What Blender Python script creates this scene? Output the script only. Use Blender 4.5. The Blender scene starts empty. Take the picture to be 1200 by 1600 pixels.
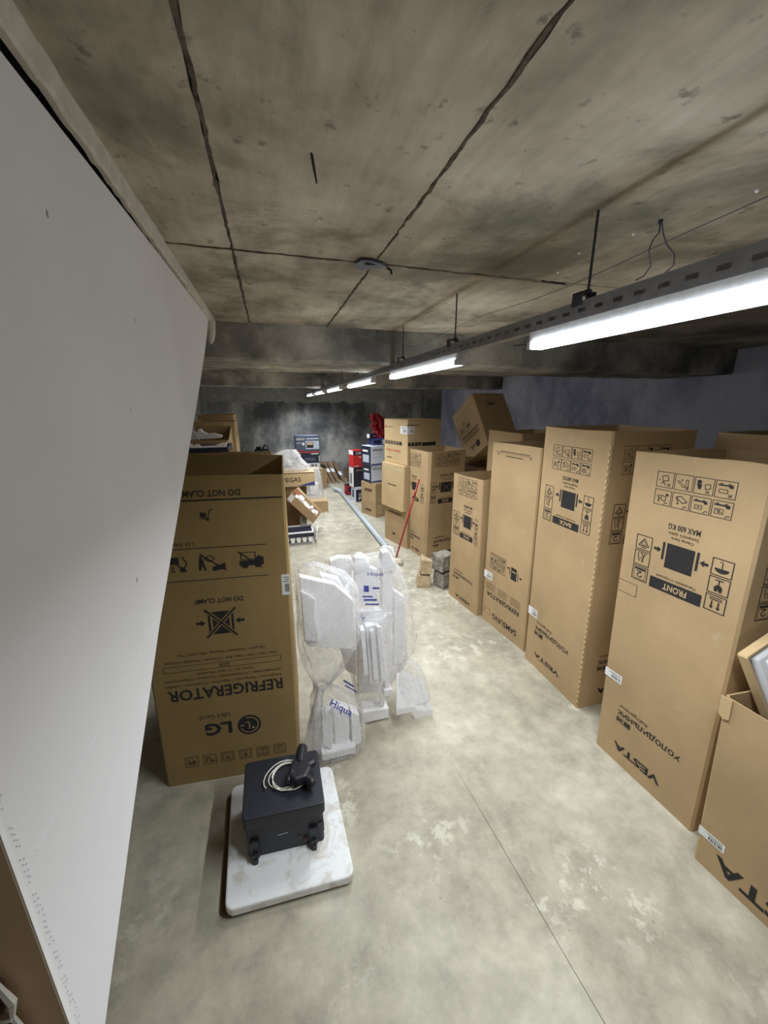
import bpy, bmesh, math, random
from mathutils import Vector, Matrix, noise

# ------------------------------------------------------------------ camera, world, exposure
scn = bpy.context.scene
COL = scn.collection
cam_d = bpy.data.cameras.new('camera')
cam = bpy.data.objects.new('camera', cam_d)
COL.objects.link(cam)
cam_d.sensor_fit = 'HORIZONTAL'
cam_d.sensor_width = 36.0
cam_d.lens = 18.0
cam_d.clip_start = 0.02
cam_d.clip_end = 100
cam.location = (0, 0, 2.0)
cam.rotation_euler = (math.radians(90 - 15.642), 0, math.radians(-16.113))
scn.camera = cam
world = bpy.data.worlds.new('world')
scn.world = world
world.use_nodes = True
world.node_tree.nodes['Background'].inputs[0].default_value = (0.5, 0.55, 0.65, 1)
world.node_tree.nodes['Background'].inputs[1].default_value = 0.05
vs = scn.view_settings
vs.view_transform = 'Standard'
vs.look = 'None'
vs.gamma = 1
vs.use_curve_mapping = False
vs.exposure = 0.22
LAMP_STRENGTH = 13.0      # glow of the diffusers
LAMP_WATT = 20.5          # downward light of each batten
LAMP_COLOR = (0.91, 0.96, 1.0)

V = Vector

# ------------------------------------------------------------------ materials
def lin(c):
    return tuple(((v / 255) / 12.92 if v / 255 <= 0.04045 else ((v / 255 + 0.055) / 1.055) ** 2.4) for v in c) + (1,)

class NT:
    def __init__(s, name):
        s.m = bpy.data.materials.new(name)
        s.m.use_nodes = True
        s.t = s.m.node_tree
        s.b = s.t.nodes['Principled BSDF']
        s.out = s.t.nodes['Material Output']
        s.tc = s.t.nodes.new('ShaderNodeTexCoord')
    def n(s, typ, **kw):
        o = s.t.nodes.new(typ)
        for k, v in kw.items():
            setattr(o, k, v)
        return o
    def l(s, a, b):
        s.t.links.new(a, b)
    def noise(s, scale, detail=4, rough=0.55, stretch=None, dist=0, coord='Object'):
        nz = s.n('ShaderNodeTexNoise')
        nz.inputs['Scale'].default_value = scale
        nz.inputs['Detail'].default_value = detail
        nz.inputs['Roughness'].default_value = rough
        nz.inputs['Distortion'].default_value = dist
        if stretch:
            mp = s.n('ShaderNodeMapping')
            mp.inputs['Scale'].default_value = stretch
            s.l(s.tc.outputs[coord], mp.inputs[0])
            s.l(mp.outputs[0], nz.inputs['Vector'])
        else:
            s.l(s.tc.outputs[coord], nz.inputs['Vector'])
        return nz.outputs[0]
    def ramp(s, fac, stops):
        r = s.n('ShaderNodeValToRGB')
        el = r.color_ramp.elements
        while len(el) < len(stops):
            el.new(0.5)
        for e, (p, c) in zip(el, stops):
            e.position = p
            e.color = c if len(c) == 4 else tuple(c) + (1,)
        s.l(fac, r.inputs[0])
        return r.outputs[0]
    def mix(s, fac, a, b, mode='MIX'):
        m = s.n('ShaderNodeMix', data_type='RGBA', blend_type=mode)
        for sock, v in ((m.inputs[0], fac), (m.inputs[6], a), (m.inputs[7], b)):
            if isinstance(v, (int, float)):
                sock.default_value = v
            elif isinstance(v, tuple):
                sock.default_value = v
            else:
                s.l(v, sock)
        return m.outputs[2]
    def math(s, op, a, b=None):
        m = s.n('ShaderNodeMath', operation=op)
        for i, v in enumerate((a, b)):
            if v is None:
                continue
            if isinstance(v, (int, float)):
                m.inputs[i].default_value = v
            else:
                s.l(v, m.inputs[i])
        return m.outputs[0]
    def bump(s, h, strength, dist=0.01):
        b = s.n('ShaderNodeBump')
        b.inputs['Strength'].default_value = strength
        b.inputs['Distance'].default_value = dist
        s.l(h, b.inputs['Height'])
        s.l(b.outputs[0], s.b.inputs['Normal'])
    def base(s, c):
        if isinstance(c, tuple):
            s.b.inputs['Base Color'].default_value = c
        else:
            s.l(c, s.b.inputs['Base Color'])
    def rough(s, v):
        if isinstance(v, (int, float)):
            s.b.inputs['Roughness'].default_value = v
        else:
            s.l(v, s.b.inputs['Roughness'])

BW = lambda v: (v, v, v, 1)
MATS = {}
def plain(name, col, rough=0.6, metal=0.0, var=0.12, scale=30, bump=0.0):
    n = NT(name)
    c = lin(col)
    dark = tuple(v * (1 - var) for v in c[:3]) + (1,)
    light = tuple(min(1, v * (1 + var)) for v in c[:3]) + (1,)
    nz = n.noise(scale)
    n.base(n.ramp(nz, [(0.3, dark), (0.7, light)]))
    n.rough(rough)
    n.b.inputs['Metallic'].default_value = metal
    if bump:
        n.bump(nz, bump, 0.005)
    MATS[name] = n.m
    return n.m

def cardboard(name, col, dust=0.35):
    n = NT(name)
    c = lin(col)
    d = tuple(v * 0.88 for v in c[:3]) + (1,)
    l = tuple(v * 1.1 for v in c[:3]) + (1,)
    big = n.noise(2.2, 4)
    fib = n.noise(60, 3, stretch=(1, 1, 0.15))
    c1 = n.ramp(big, [(0.3, d), (0.7, l)])
    c2 = n.mix(0.04, c1, fib, 'OVERLAY')
    scf = n.noise(5.5, 5, 0.6, dist=0.4)
    m = n.ramp(scf, [(0.66, BW(0)), (0.76, BW(1))])
    c3 = n.mix(n.math('MULTIPLY', m, dust), c2, lin((205, 190, 160)))
    n.base(c3)
    n.rough(0.62)
    n.b.inputs['Specular IOR Level'].default_value = 0.35
    n.bump(n.noise(5, 2), 0.12, 0.02)
    MATS[name] = n.m
    return n.m

cardboard('card_tan', (183, 156, 118))
cardboard('card_lg', (154, 130, 86), 0.1)
cardboard('card_pale', (200, 174, 132), 0.3)
cardboard('card_inside', (138, 110, 80), 0.15)
cardboard('card_dark', (128, 100, 72), 0.1)
plain('ink', (38, 36, 38), 0.7, var=0.15)
plain('ink_soft', (96, 76, 54), 0.7)
plain('ink_tan', (196, 166, 124), 0.7)
plain('ink_white', (228, 228, 226), 0.6)
plain('ink_blue', (70, 76, 160), 0.5)
plain('ink_red', (190, 66, 56), 0.6)
plain('label_white', (236, 236, 238), 0.5, var=0.04)
plain('foam', (248, 248, 251), 0.75, var=0.03, scale=120, bump=0.15)
plain('black_plastic', (28, 29, 36), 0.45, var=0.2)
plain('black_metal', (35, 37, 46), 0.5, var=0.12)
plain('dark_metal', (72, 75, 88), 0.5, 0.3)
plain('galv', (150, 152, 160), 0.45, 0.6)
plain('grey_pvc', (186, 196, 206), 0.35, var=0.05)
plain('red_stick', (168, 44, 38), 0.4)
plain('red_wrap', (150, 22, 34), 0.45)
plain('red_box', (196, 44, 48), 0.45)
plain('white_box', (222, 226, 238), 0.45, var=0.05)
plain('navy_box', (38, 42, 62), 0.4)
plain('slate_box', (80, 88, 108), 0.4)
plain('blue_box', (66, 76, 140), 0.4)
plain('steel_grey', (186, 192, 206), 0.4)
plain('white_cable', (225, 222, 210), 0.5)
plain('brush', (214, 204, 180), 0.8)
plain('clear_tape', (196, 178, 138), 0.25)
plain('white_metal', (225, 228, 232), 0.4)
plain('blue_scrap', (92, 98, 112), 0.55, var=0.3, scale=40)
plain('wire', (60, 62, 80), 0.5)
plain('wood_dark', (96, 72, 48), 0.7)
plain('gap_black', (22, 22, 24), 0.9)
plain('bead_dot', (150, 150, 158), 0.9)

def m_stone(name, col, var):
    n = NT(name)
    c = lin(col)
    nz = n.noise(18, 6, 0.65)
    d = tuple(v * (1 - var) for v in c[:3]) + (1,)
    l = tuple(min(1, v * (1 + var)) for v in c[:3]) + (1,)
    n.base(n.ramp(nz, [(0.35, d), (0.65, l)]))
    n.rough(0.9)
    n.bump(nz, 0.5, 0.01)
    MATS[name] = n.m
m_stone('stone_tan', (192, 172, 140), 0.2)
m_stone('stone_grey', (140, 136, 126), 0.45)
m_stone('plaster_rough', (206, 200, 190), 0.12)
m_stone('brick_brown', (92, 68, 56), 0.4)

def film(name, alpha, tint=(252, 252, 254)):
    n = NT(name)
    n.base(lin(tint))
    n.rough(0.09)
    n.b.inputs['Specular IOR Level'].default_value = 1.0
    v = n.n('ShaderNodeTexVoronoi', feature='DISTANCE_TO_EDGE')
    v.inputs['Scale'].default_value = 13
    mp = n.n('ShaderNodeMapping')
    mp.inputs['Scale'].default_value = (1.3, 1.3, .6)
    wp_ = n.mix(0.25, n.tc.outputs['Object'], n.n('ShaderNodeTexNoise').outputs['Color'])
    n.l(wp_, mp.inputs[0]); n.l(mp.outputs[0], v.inputs['Vector'])
    hgt = n.math('ADD', n.math('MULTIPLY', n.math('MINIMUM', v.outputs[0], .25), 2.2), n.noise(24, 4, 0.6, dist=0.8))
    n.bump(hgt, 0.6, 0.02)
    lw = n.n('ShaderNodeLayerWeight')
    lw.inputs['Blend'].default_value = 0.3
    tr = n.n('ShaderNodeBsdfTransparent')
    tl = n.n('ShaderNodeBsdfTranslucent')
    tl.inputs[0].default_value = lin(tint)
    body = n.n('ShaderNodeMixShader')
    body.inputs[0].default_value = 0.45
    n.l(n.b.outputs[0], body.inputs[1]); n.l(tl.outputs[0], body.inputs[2])
    mx = n.n('ShaderNodeMixShader')
    cl = n.ramp(n.noise(7, 4, 0.6, dist=0.6), [(0.4, BW(0)), (0.65, BW(1))])
    f = n.math('ADD', n.math('ADD', n.math('MULTIPLY', lw.outputs['Facing'], 0.30), alpha), n.math('MULTIPLY', cl, 0.26))
    n.l(f, mx.inputs[0])
    n.l(tr.outputs[0], mx.inputs[1])
    n.l(body.outputs[0], mx.inputs[2])
    n.l(mx.outputs[0], n.out.inputs[0])
    MATS[name] = n.m
film('film', 0.10)
film('film_thick', 0.30)

def m_emit():
    n = NT('led_diffuser')
    n.base((0.9, 0.9, 0.9, 1))
    n.b.inputs['Emission Color'].default_value = LAMP_COLOR + (1,)
    n.b.inputs['Emission Strength'].default_value = LAMP_STRENGTH
    MATS['led_diffuser'] = n.m
m_emit()

def m_ceiling():
    n = NT('ceiling_concrete')
    a = n.noise(1.1, 6, 0.6)
    b = n.noise(6, 6, 0.65, stretch=(2.4, 0.35, 1))
    c = n.noise(3.0, 3, 0.5)
    base = n.ramp(a, [(0.38, lin((128, 123, 109))), (0.50, lin((178, 169, 153))), (0.62, lin((208, 200, 184)))])
    base = n.mix(0.26, base, n.ramp(b, [(0.35, BW(0.24)), (0.62, BW(0.72))]), 'OVERLAY')
    spots = n.ramp(n.noise(15, 4, 0.6), [(0.62, BW(0)), (0.70, BW(1))])
    base = n.mix(n.math('MULTIPLY', spots, 0.6), base, lin((84, 76, 64)))
    st = n.ramp(n.noise(1.9, 6, 0.66, dist=0.5), [(0.50, BW(0)), (0.62, BW(1))])
    base = n.mix(n.math('MULTIPLY', st, 0.6), base, lin((98, 96, 82)))
    n.base(base)
    n.rough(0.9)
    n.bump(b, 0.25, 0.01)
    MATS['ceiling_concrete'] = n.m
m_ceiling()

def m_joint():
    n = NT('joint_dark')
    nz = n.noise(30, 5, 0.7)
    n.base(n.ramp(nz, [(0.3, lin((48, 43, 36))), (0.7, lin((108, 99, 84)))]))
    n.rough(0.95)
    n.bump(nz, 0.8, 0.01)
    MATS['joint_dark'] = n.m
m_joint()

def m_beam():
    n = NT('beam_concrete')
    a = n.noise(1.6, 6, 0.62)
    b = n.noise(9, 5, 0.6)
    base = n.ramp(a, [(0.36, lin((94, 93, 90))), (0.5, lin((146, 143, 137))), (0.64, lin((198, 194, 184)))])
    base = n.mix(0.3, base, b, 'OVERLAY')
    n.base(base)
    n.rough(0.92)
    n.bump(b, 0.3, 0.01)
    MATS['beam_concrete'] = n.m
m_beam()

def m_floor():
    n = NT('floor_concrete')
    a = n.noise(1.3, 6, 0.62)
    b = n.noise(7, 6, 0.7)
    base = n.ramp(a, [(0.36, lin((158, 152, 135))), (0.5, lin((176, 170, 152))), (0.64, lin((190, 185, 168)))])
    base = n.mix(0.55, base, n.ramp(b, [(0.32, BW(0.30)), (0.66, BW(0.68))]), 'OVERLAY')
    patch = n.ramp(n.math('MULTIPLY', n.ramp(n.noise(0.9, 2), [(0.48, BW(0)), (0.62, BW(1))]), n.ramp(n.noise(10, 6, 0.7), [(0.5, BW(0)), (0.6, BW(1))])), [(0.2, BW(0)), (0.8, BW(1))])
    base = n.mix(n.math('MULTIPLY', patch, 0.55), base, lin((222, 218, 204)))
    sp = n.ramp(n.noise(38, 2, 0.5), [(0.73, BW(0)), (0.77, BW(1))])
    base = n.mix(n.math('MULTIPLY', sp, 0.5), base, lin((112, 108, 100)))
    n.base(base)
    n.rough(0.55)
    n.b.inputs['Specular IOR Level'].default_value = 0.4
    n.bump(b, 0.12, 0.006)
    MATS['floor_concrete'] = n.m
m_floor()

def m_wall(name, lo, mid, hi, stain_z=None):
    n = NT(name)
    a = n.noise(1.1, 7, 0.62, stretch=(1, 1, 0.7))
    b = n.noise(8, 5, 0.6)
    base = n.ramp(a, [(0.40, lin(lo)), (0.5, lin(mid)), (0.60, lin(hi))])
    base = n.mix(0.25, base, b, 'OVERLAY')
    if stain_z:
        sx = n.n('ShaderNodeSeparateXYZ')
        n.l(n.tc.outputs['Object'], sx.inputs[0])
        z = n.math('ADD', sx.outputs['Z'], n.math('MULTIPLY', n.math('SUBTRACT', n.noise(2.5, 4), 0.5), 0.35))
        f = n.ramp(n.math('SUBTRACT', z, stain_z - 0.5), [(0.49, BW(0)), (0.51, BW(1))])
        base = n.mix(f, base, n.ramp(b, [(0.3, lin((140, 139, 134))), (0.7, lin((170, 168, 160)))]))
    n.base(base)
    n.rough(0.92)
    n.bump(b, 0.3, 0.01)
    MATS[name] = n.m
m_wall('wall_plaster', (88, 90, 93), (132, 133, 134), (186, 186, 182), 2.06)
m_wall('wall_glow_tint', (154, 160, 190), (184, 189, 214), (206, 210, 230))  # blue-grey wall; part of the blue is lamp glow put into the colour
m_wall('wall_grey', (110, 111, 111), (138, 138, 136), (168, 168, 164))

def m_drywall():
    n = NT('drywall_white')
    a = n.noise(2.0, 3)
    n.base(n.ramp(a, [(0.3, lin((228, 228, 231))), (0.7, lin((236, 236, 239)))]))
    n.rough(0.7)
    n.bump(n.noise(200, 2), 0.05, 0.002)
    MATS['drywall_white'] = n.m
m_drywall()
plain('jamb_brown', (232, 200, 166), 0.8, var=0.06, scale=6)
plain('seam_white', (240, 240, 240), 0.7, var=0.02)
plain('soffit', (150, 148, 142), 0.9, var=0.2, scale=5)

# ------------------------------------------------------------------ object helpers
ORG = {}
def props(o, label=None, cat=None, group=None, kind=None):
    if label: o['label'] = label
    if cat: o['category'] = cat
    if group: o['group'] = group
    if kind: o['kind'] = kind
    return o

def thing(name, label, cat, loc, group=None):
    o = bpy.data.objects.new(name, None)
    o.empty_display_size = 0.05
    COL.objects.link(o)
    o.location = loc
    ORG[o.name] = Vector(loc)
    return props(o, label, cat, group)

class MB:
    """collects world-space geometry for one mesh"""
    def __init__(s):
        s.v = []; s.f = []
    def add(s, vs, fs):
        k = len(s.v)
        s.v += [Vector(p) for p in vs]
        s.f += [tuple(i + k for i in f) for f in fs]
        return s
    def box(s, a, b):
        x0, y0, z0 = a; x1, y1, z1 = b
        return s.hexa([(x0, y0, z0), (x1, y0, z0), (x1, y1, z0), (x0, y1, z0)], [(x0, y0, z1), (x1, y0, z1), (x1, y1, z1), (x0, y1, z1)])
    def hexa(s, bt, tp):
        return s.add(list(bt) + list(tp), [(3, 2, 1, 0), (4, 5, 6, 7), (0, 1, 5, 4), (1, 2, 6, 5), (2, 3, 7, 6), (3, 0, 4, 7)])
    def obox(s, c, ax, ay, az):
        c, ax, ay, az = map(Vector, (c, ax, ay, az))
        bt = [c - ax - ay - az, c + ax - ay - az, c + ax + ay - az, c - ax + ay - az]
        return s.hexa(bt, [p + 2 * az for p in bt])
    def prism(s, poly, o, eu, ev, ew):
        """polygon in (eu,ev) at o, extruded by ew"""
        o, eu, ev, ew = map(Vector, (o, eu, ev, ew))
        n = len(poly)
        a = [o + eu * p[0] + ev * p[1] for p in poly]
        fs = [tuple(range(n - 1, -1, -1)), tuple(range(n, 2 * n))] + [(i, (i + 1) % n, n + (i + 1) % n, n + i) for i in range(n)]
        return s.add(a + [p + ew for p in a], fs)
    def tube(s, path, r, n=8, closed=False, cap=True):
        path = [Vector(p) for p in path]
        m = len(path)
        rings = []
        prev = None
        for i, p in enumerate(path):
            a = path[(i - 1) % m] if (closed or i > 0) else p
            b = path[(i + 1) % m] if (closed or i < m - 1) else p
            t = (b - a).normalized()
            if prev is None:
                u = t.cross(Vector((0, 0, 1)))
                if u.length < 1e-3: u = t.cross(Vector((1, 0, 0)))
            else:
                u = prev - t * prev.dot(t)
            u.normalize(); prev = u
            w = t.cross(u)
            rr = r[i] if isinstance(r, (list, tuple)) else r
            rings.append([p + (u * math.cos(2 * math.pi * k / n) + w * math.sin(2 * math.pi * k / n)) * rr for k in range(n)])
        return s.rings(rings, closed=closed, cap=cap)
    def rings(s, rings, closed=False, cap=True):
        n = len(rings[0]); m = len(rings)
        vs = [p for r in rings for p in r]
        fs = []
        for i in range(m if closed else m - 1):
            j = (i + 1) % m
            for k in range(n):
                q = (k + 1) % n
                fs.append((i * n + k, i * n + q, j * n + q, j * n + k))
        if cap and not closed:
            fs.append(tuple(range(n - 1, -1, -1)))
            fs.append(tuple(range((m - 1) * n, m * n)))
        return s.add(vs, fs)
    def build(s, name, mat, parent=None, label=None, cat=None, group=None, kind=None, smooth=False, bevel=0, loc=None, fix=True, subsurf=0):
        if parent is not None:
            o0 = ORG[parent.name]
        elif loc is not None:
            o0 = Vector(loc)
        else:
            xs = [p.x for p in s.v]; ys = [p.y for p in s.v]; zs = [p.z for p in s.v]
            o0 = Vector(((min(xs) + max(xs)) / 2, (min(ys) + max(ys)) / 2, min(zs)))
        me = bpy.data.meshes.new(name)
        me.from_pydata([p - o0 for p in s.v], [], s.f)
        if fix:
            bm = bmesh.new(); bm.from_mesh(me)
            bmesh.ops.recalc_face_normals(bm, faces=bm.faces)
            bm.to_mesh(me); bm.free()
        if isinstance(mat, str): mat = MATS[mat]
        me.materials.append(mat)
        o = bpy.data.objects.new(name, me)
        COL.objects.link(o)
        if parent is not None:
            o.parent = parent
        else:
            o.location = o0
        ORG[o.name] = o0
        if smooth:
            for p in me.polygons: p.use_smooth = True
        if bevel:
            b = o.modifiers.new('bevel', 'BEVEL')
            b.width = bevel; b.segments = 2; b.limit_method = 'ANGLE'
        if subsurf:
            b = o.modifiers.new('sub', 'SUBSURF'); b.levels = subsurf; b.render_levels = subsurf
        return props(o, label, cat, group, kind)

# ------------------------------------------------------------------ ink: flat print on a face
class Face:
    def __init__(s, bl, br, tr, tl):
        s.c = [Vector(p) for p in (bl, br, tr, tl)]
        s.n = (s.c[1] - s.c[0]).cross(s.c[3] - s.c[0]).normalized()
        s.w = ((s.c[1] - s.c[0]).length + (s.c[2] - s.c[3]).length) / 2
        s.h = ((s.c[3] - s.c[0]).length + (s.c[2] - s.c[1]).length) / 2
    def p(s, a, b, off=0.0):
        c = s.c
        return c[0] * (1 - a) * (1 - b) + c[1] * a * (1 - b) + c[2] * a * b + c[3] * (1 - a) * b + s.n * off

_TXT = {}
def text2d(t, bold=0.012):
    k = (t, bold)
    if k not in _TXT:
        c = bpy.data.curves.new('t', 'FONT')
        c.body = t; c.offset = bold; c.resolution_u = 2
        o = bpy.data.objects.new('t', c)
        COL.objects.link(o)
        dg = bpy.context.evaluated_depsgraph_get()
        m = bpy.data.meshes.new_from_object(o.evaluated_get(dg))
        vs_ = [(v.co.x, v.co.y) for v in m.vertices]
        fs_ = [tuple(p.vertices) for p in m.polygons]
        x0 = min(v[0] for v in vs_); x1 = max(v[0] for v in vs_)
        y0 = min(v[1] for v in vs_); y1 = max(v[1] for v in vs_)
        vs_ = [((x - x0) / (x1 - x0), (y - y0) / (y1 - y0)) for x, y in vs_]
        _TXT[k] = (vs_, fs_)
        bpy.data.objects.remove(o); bpy.data.curves.remove(c); bpy.data.meshes.remove(m)
    return _TXT[k]

def rect(x0, y0, x1, y1): return [[(x0, y0), (x1, y0), (x1, y1), (x0, y1)]]
def disc(cx, cy, r, n=18, sq=1.0): return [[(cx + r * math.cos(2 * math.pi * i / n), cy + r * sq * math.sin(2 * math.pi * i / n)) for i in range(n)]]
def ring(cx, cy, r, w, a0=0, a1=360, n=20):
    out = []
    for i in range(n):
        a = math.radians(a0 + (a1 - a0) * i / n); b = math.radians(a0 + (a1 - a0) * (i + 1) / n)
        out.append([(cx + q * math.cos(t), cy + q * math.sin(t)) for q, t in ((r - w, a), (r, a), (r, b), (r - w, b))])
    return out
def line(pts, w):
    out = []
    for (x0, y0), (x1, y1) in zip(pts, pts[1:]):
        d = math.hypot(x1 - x0, y1 - y0) or 1e-6
        nx, ny = -(y1 - y0) / d * w / 2, (x1 - x0) / d * w / 2
        out.append([(x0 - nx, y0 - ny), (x1 - nx, y1 - ny), (x1 + nx, y1 + ny), (x0 + nx, y0 + ny)])
    return out
def frame(w=0.05, x0=0, y0=0, x1=1, y1=1):
    return rect(x0, y0, x1, y0 + w) + rect(x0, y1 - w, x1, y1) + rect(x0, y0 + w, x0 + w, y1 - w) + rect(x1 - w, y0 + w, x1, y1 - w)
def cross(x, y, r, w=0.04): return line([(x - r, y - r), (x + r, y + r)], w) + line([(x - r, y + r), (x + r, y - r)], w)
def tick(x, y, r, w=0.04): return line([(x - r, y + r), (x, y - r * 0.3), (x + r, y + 0.2 * r)], w)
def truck(x, y, s):
    return [[(x, y), (x + s, y), (x + s, y + 0.26 * s), (x + 0.8 * s, y + 0.26 * s), (x + 0.7 * s, y + 0.12 * s), (x, y + 0.12 * s)]] + ring(x + .2 * s, y, .11 * s, .06 * s, n=10) + ring(x + .75 * s, y, .11 * s, .06 * s, n=10)
def man(x, y, s):
    return disc(x, y + s, .13 * s, 10) + line([(x, y + .85 * s), (x - .05 * s, y + .4 * s), (x - .25 * s, y)], .12 * s) + line([(x - .05 * s, y + .4 * s), (x + .2 * s, y)], .12 * s) + line([(x, y + .7 * s), (x + .35 * s, y + .55 * s)], .09 * s)

def sym(kind):
    """pictograms drawn upright in the unit square"""
    if kind == 'umbrella':
        return frame() + [[(.18, .55)] + [(.5 - .34 * math.cos(math.pi * i / 10), .56 + .26 * math.sin(math.pi * i / 10)) for i in range(11)]] + line([(.5, .56), (.5, .22)], .045) + ring(.56, .22, .08, .04, 180, 360, 8)
    if kind == 'glass':
        return frame() + [[(.33, .85), (.3, .62), (.36, .5), (.46, .44), (.54, .44), (.64, .5), (.7, .62), (.67, .85), (.55, .85), (.5, .7), (.46, .85)]] + rect(.47, .2, .53, .46) + rect(.3, .14, .7, .2)
    if kind == 'arrows':
        a = [(.0, .0), (.07, 0), (.07, .32), (.14, .32), (.035, .5), (-.07, .32), (0, .32)]
        return frame() + [[(x + .3, y + .36) for x, y in a]] + [[(x + .62, y + .36) for x, y in a]] + rect(.2, .24, .8, .3) + rect(.2, .13, .8, .18)
    if kind == 'stack':
        return frame() + rect(.15, .12, .85, .26) + ring(.5, .62, .17, .06, -20, 180, 10) + line([(.65, .57), (.38, .36), (.7, .36)], .06) + line([(.15, .1), (.15, .9), (.85, .9), (.85, .1)], .025)
    if kind == 'person':
        return frame() + man(.45, .2, .5) + line([(.65, .75), (.78, .2)], .05) + rect(.2, .12, .8, .16)
    if kind == 'recycle':
        tri = [(.18, .72), (.82, .72), (.5, .2), (.18, .72)]
        return frame() + line(tri, .05) + line([(.32, .64), (.68, .64), (.5, .35), (.32, .64)], .03) + rect(.35, .8, .65, .86)
    if kind == 'grid_box':
        return frame(.035) + line([(.3, .3), (.62, .2), (.72, .5), (.4, .6), (.3, .3)], .04) + line([(.3, .8), (.42, .62), (.55, .85)], .05) + cross(.75, .8, .1) + disc(.2, .55, .04, 8)
    if kind == 'grid_lean':
        return frame(.035) + line([(.15, .45), (.5, .8), (.58, .74), (.25, .42), (.15, .45)], .035) + line([(.62, .75), (.62, .3), (.75, .3), (.75, .75), (.62, .75)], .035) + disc(.4, .35, .05, 8) + cross(.72, .82, .09)
    if kind == 'grid_fork':
        return frame(.035) + disc(.25, .28, .12, 12) + [[(.12, .4), (.4, .4), (.36, .7), (.24, .72)]] + line([(.55, .4), (.8, .35), (.85, .6), (.6, .68), (.55, .4)], .04) + cross(.72, .83, .09)
    if kind == 'grid_truck':
        return frame(.035) + truck(.12, .22, .7) + line([(.2, .5), (.2, .7), (.6, .7), (.6, .5), (.2, .5)], .035) + cross(.74, .82, .09)
    if kind == 'grid_walk':
        return frame(.035) + man(.28, .35, .4) + line([(.45, .35), (.72, .45), (.66, .72), (.4, .62), (.45, .35)], .045) + disc(.75, .3, .09, 10) + tick(.72, .82, .12)
    if kind == 'grid_trolley':
        return frame(.035) + line([(.2, .3), (.5, .2), (.85, .5), (.6, .62), (.2, .3)], .05) + disc(.35, .68, .06, 10) + line([(.25, .35), (.35, .6)], .05) + tick(.75, .82, .12)
    if kind == 'grid_load':
        return frame(.035) + truck(.12, .22, .7) + frame(.035, .2, .5, .6, .75) + disc(.4, .62, .05, 8) + tick(.78, .82, .12)
    if kind == 'grid_haul':
        return frame(.035) + truck(.1, .2, .75) + frame(.03, .15, .46, .35, .78) + frame(.03, .38, .46, .58, .78) + line([(.2, .55), (.55, .68)], .03) + tick(.8, .82, .12)
    if kind == 'lg_hand':
        return rect(.45, .12, .95, .5) + disc(.32, .82, .14, 12) + line([(.3, .1), (.1, .5), (.3, .75)], .05) + [[(.6, .95), (.75, .8), (.9, .95), (.8, .92), (.75, .9), (.68, .92)]] + rect(.72, .6, .78, .78) + line([(.15, .95), (.98, .05)], .06)
    if kind == 'lg_drop':
        return [[(.05, .55), (.5, .75), (.5, .95), (.05, .9)]] + disc(.4, .85, .12, 12) + line([(.4, .3), (.6, .45), (.75, .25), (.55, .1), (.4, .3)], .04) + disc(.88, .2, .06, 10) + [[(.8, .28), (.94, .28), (.98, .9), (.9, .9), (.86, .6), (.78, .92), (.72, .9), (.78, .5)]] + line([(.02, .98), (.9, .02)], .06)
    if kind == 'lg_truck':
        return [[(.05, .42), (.25, .3), (.4, .55), (.95, .55), (.95, .82), (.05, .82)]] + disc(.28, .84, .12, 12) + disc(.75, .84, .13, 12) + line([(.35, .12), (.88, .12), (.88, .5), (.35, .5), (.35, .12)], .035) + line([(.12, .98), (.98, .05)], .06)
    if kind == 'lg_cart':
        return disc(.42, .9, .12, 12) + line([(.42, .85), (.2, .05), (0, .05)], .07) + [[(.5, .35), (.95, .25), (1, .65), (.55, .75)]] + line([(.45, .82), (1, .8)], .06)
    if kind == 'square':
        return rect(0, 0, 1, 1)
    if kind == 'arrow_r':
        return [[(0, .3), (.5, .3), (.5, .0), (1, .5), (.5, 1), (.5, .7), (0, .7)]]
    if kind == 'arrow_l':
        return [[(1 - x, y) for x, y in reversed(sym('arrow_r')[0])]]
    if kind == 'frame':
        return frame(.04)
    return frame()

class Ink:
    def __init__(s, face, off=0.0012):
        s.face, s.off, s.mb = face, off, MB()
    def polys(s, ps, R, flip=True):
        s0, t0, s1, t1 = R
        for p in ps:
            pts = []
            for x, y in p:
                if flip: x, y = 1 - x, 1 - y
                pts.append(s.face.p(s0 + (s1 - s0) * x, t0 + (t1 - t0) * y, s.off))
            s.mb.add(pts, [tuple(range(len(pts)))])
        return s
    def text(s, t, R, flip=True, bold=0.012):
        v, f = text2d(t, bold)
        s0, t0, s1, t1 = R
        pts = []
        for x, y in v:
            if flip: x, y = 1 - x, 1 - y
            pts.append(s.face.p(s0 + (s1 - s0) * x, t0 + (t1 - t0) * y, s.off))
        s.mb.add(pts, f)
        return s
    def put(s, name, mat, parent, label=None):
        return s.mb.build(name, mat, parent, label=label, fix=False)

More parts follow.
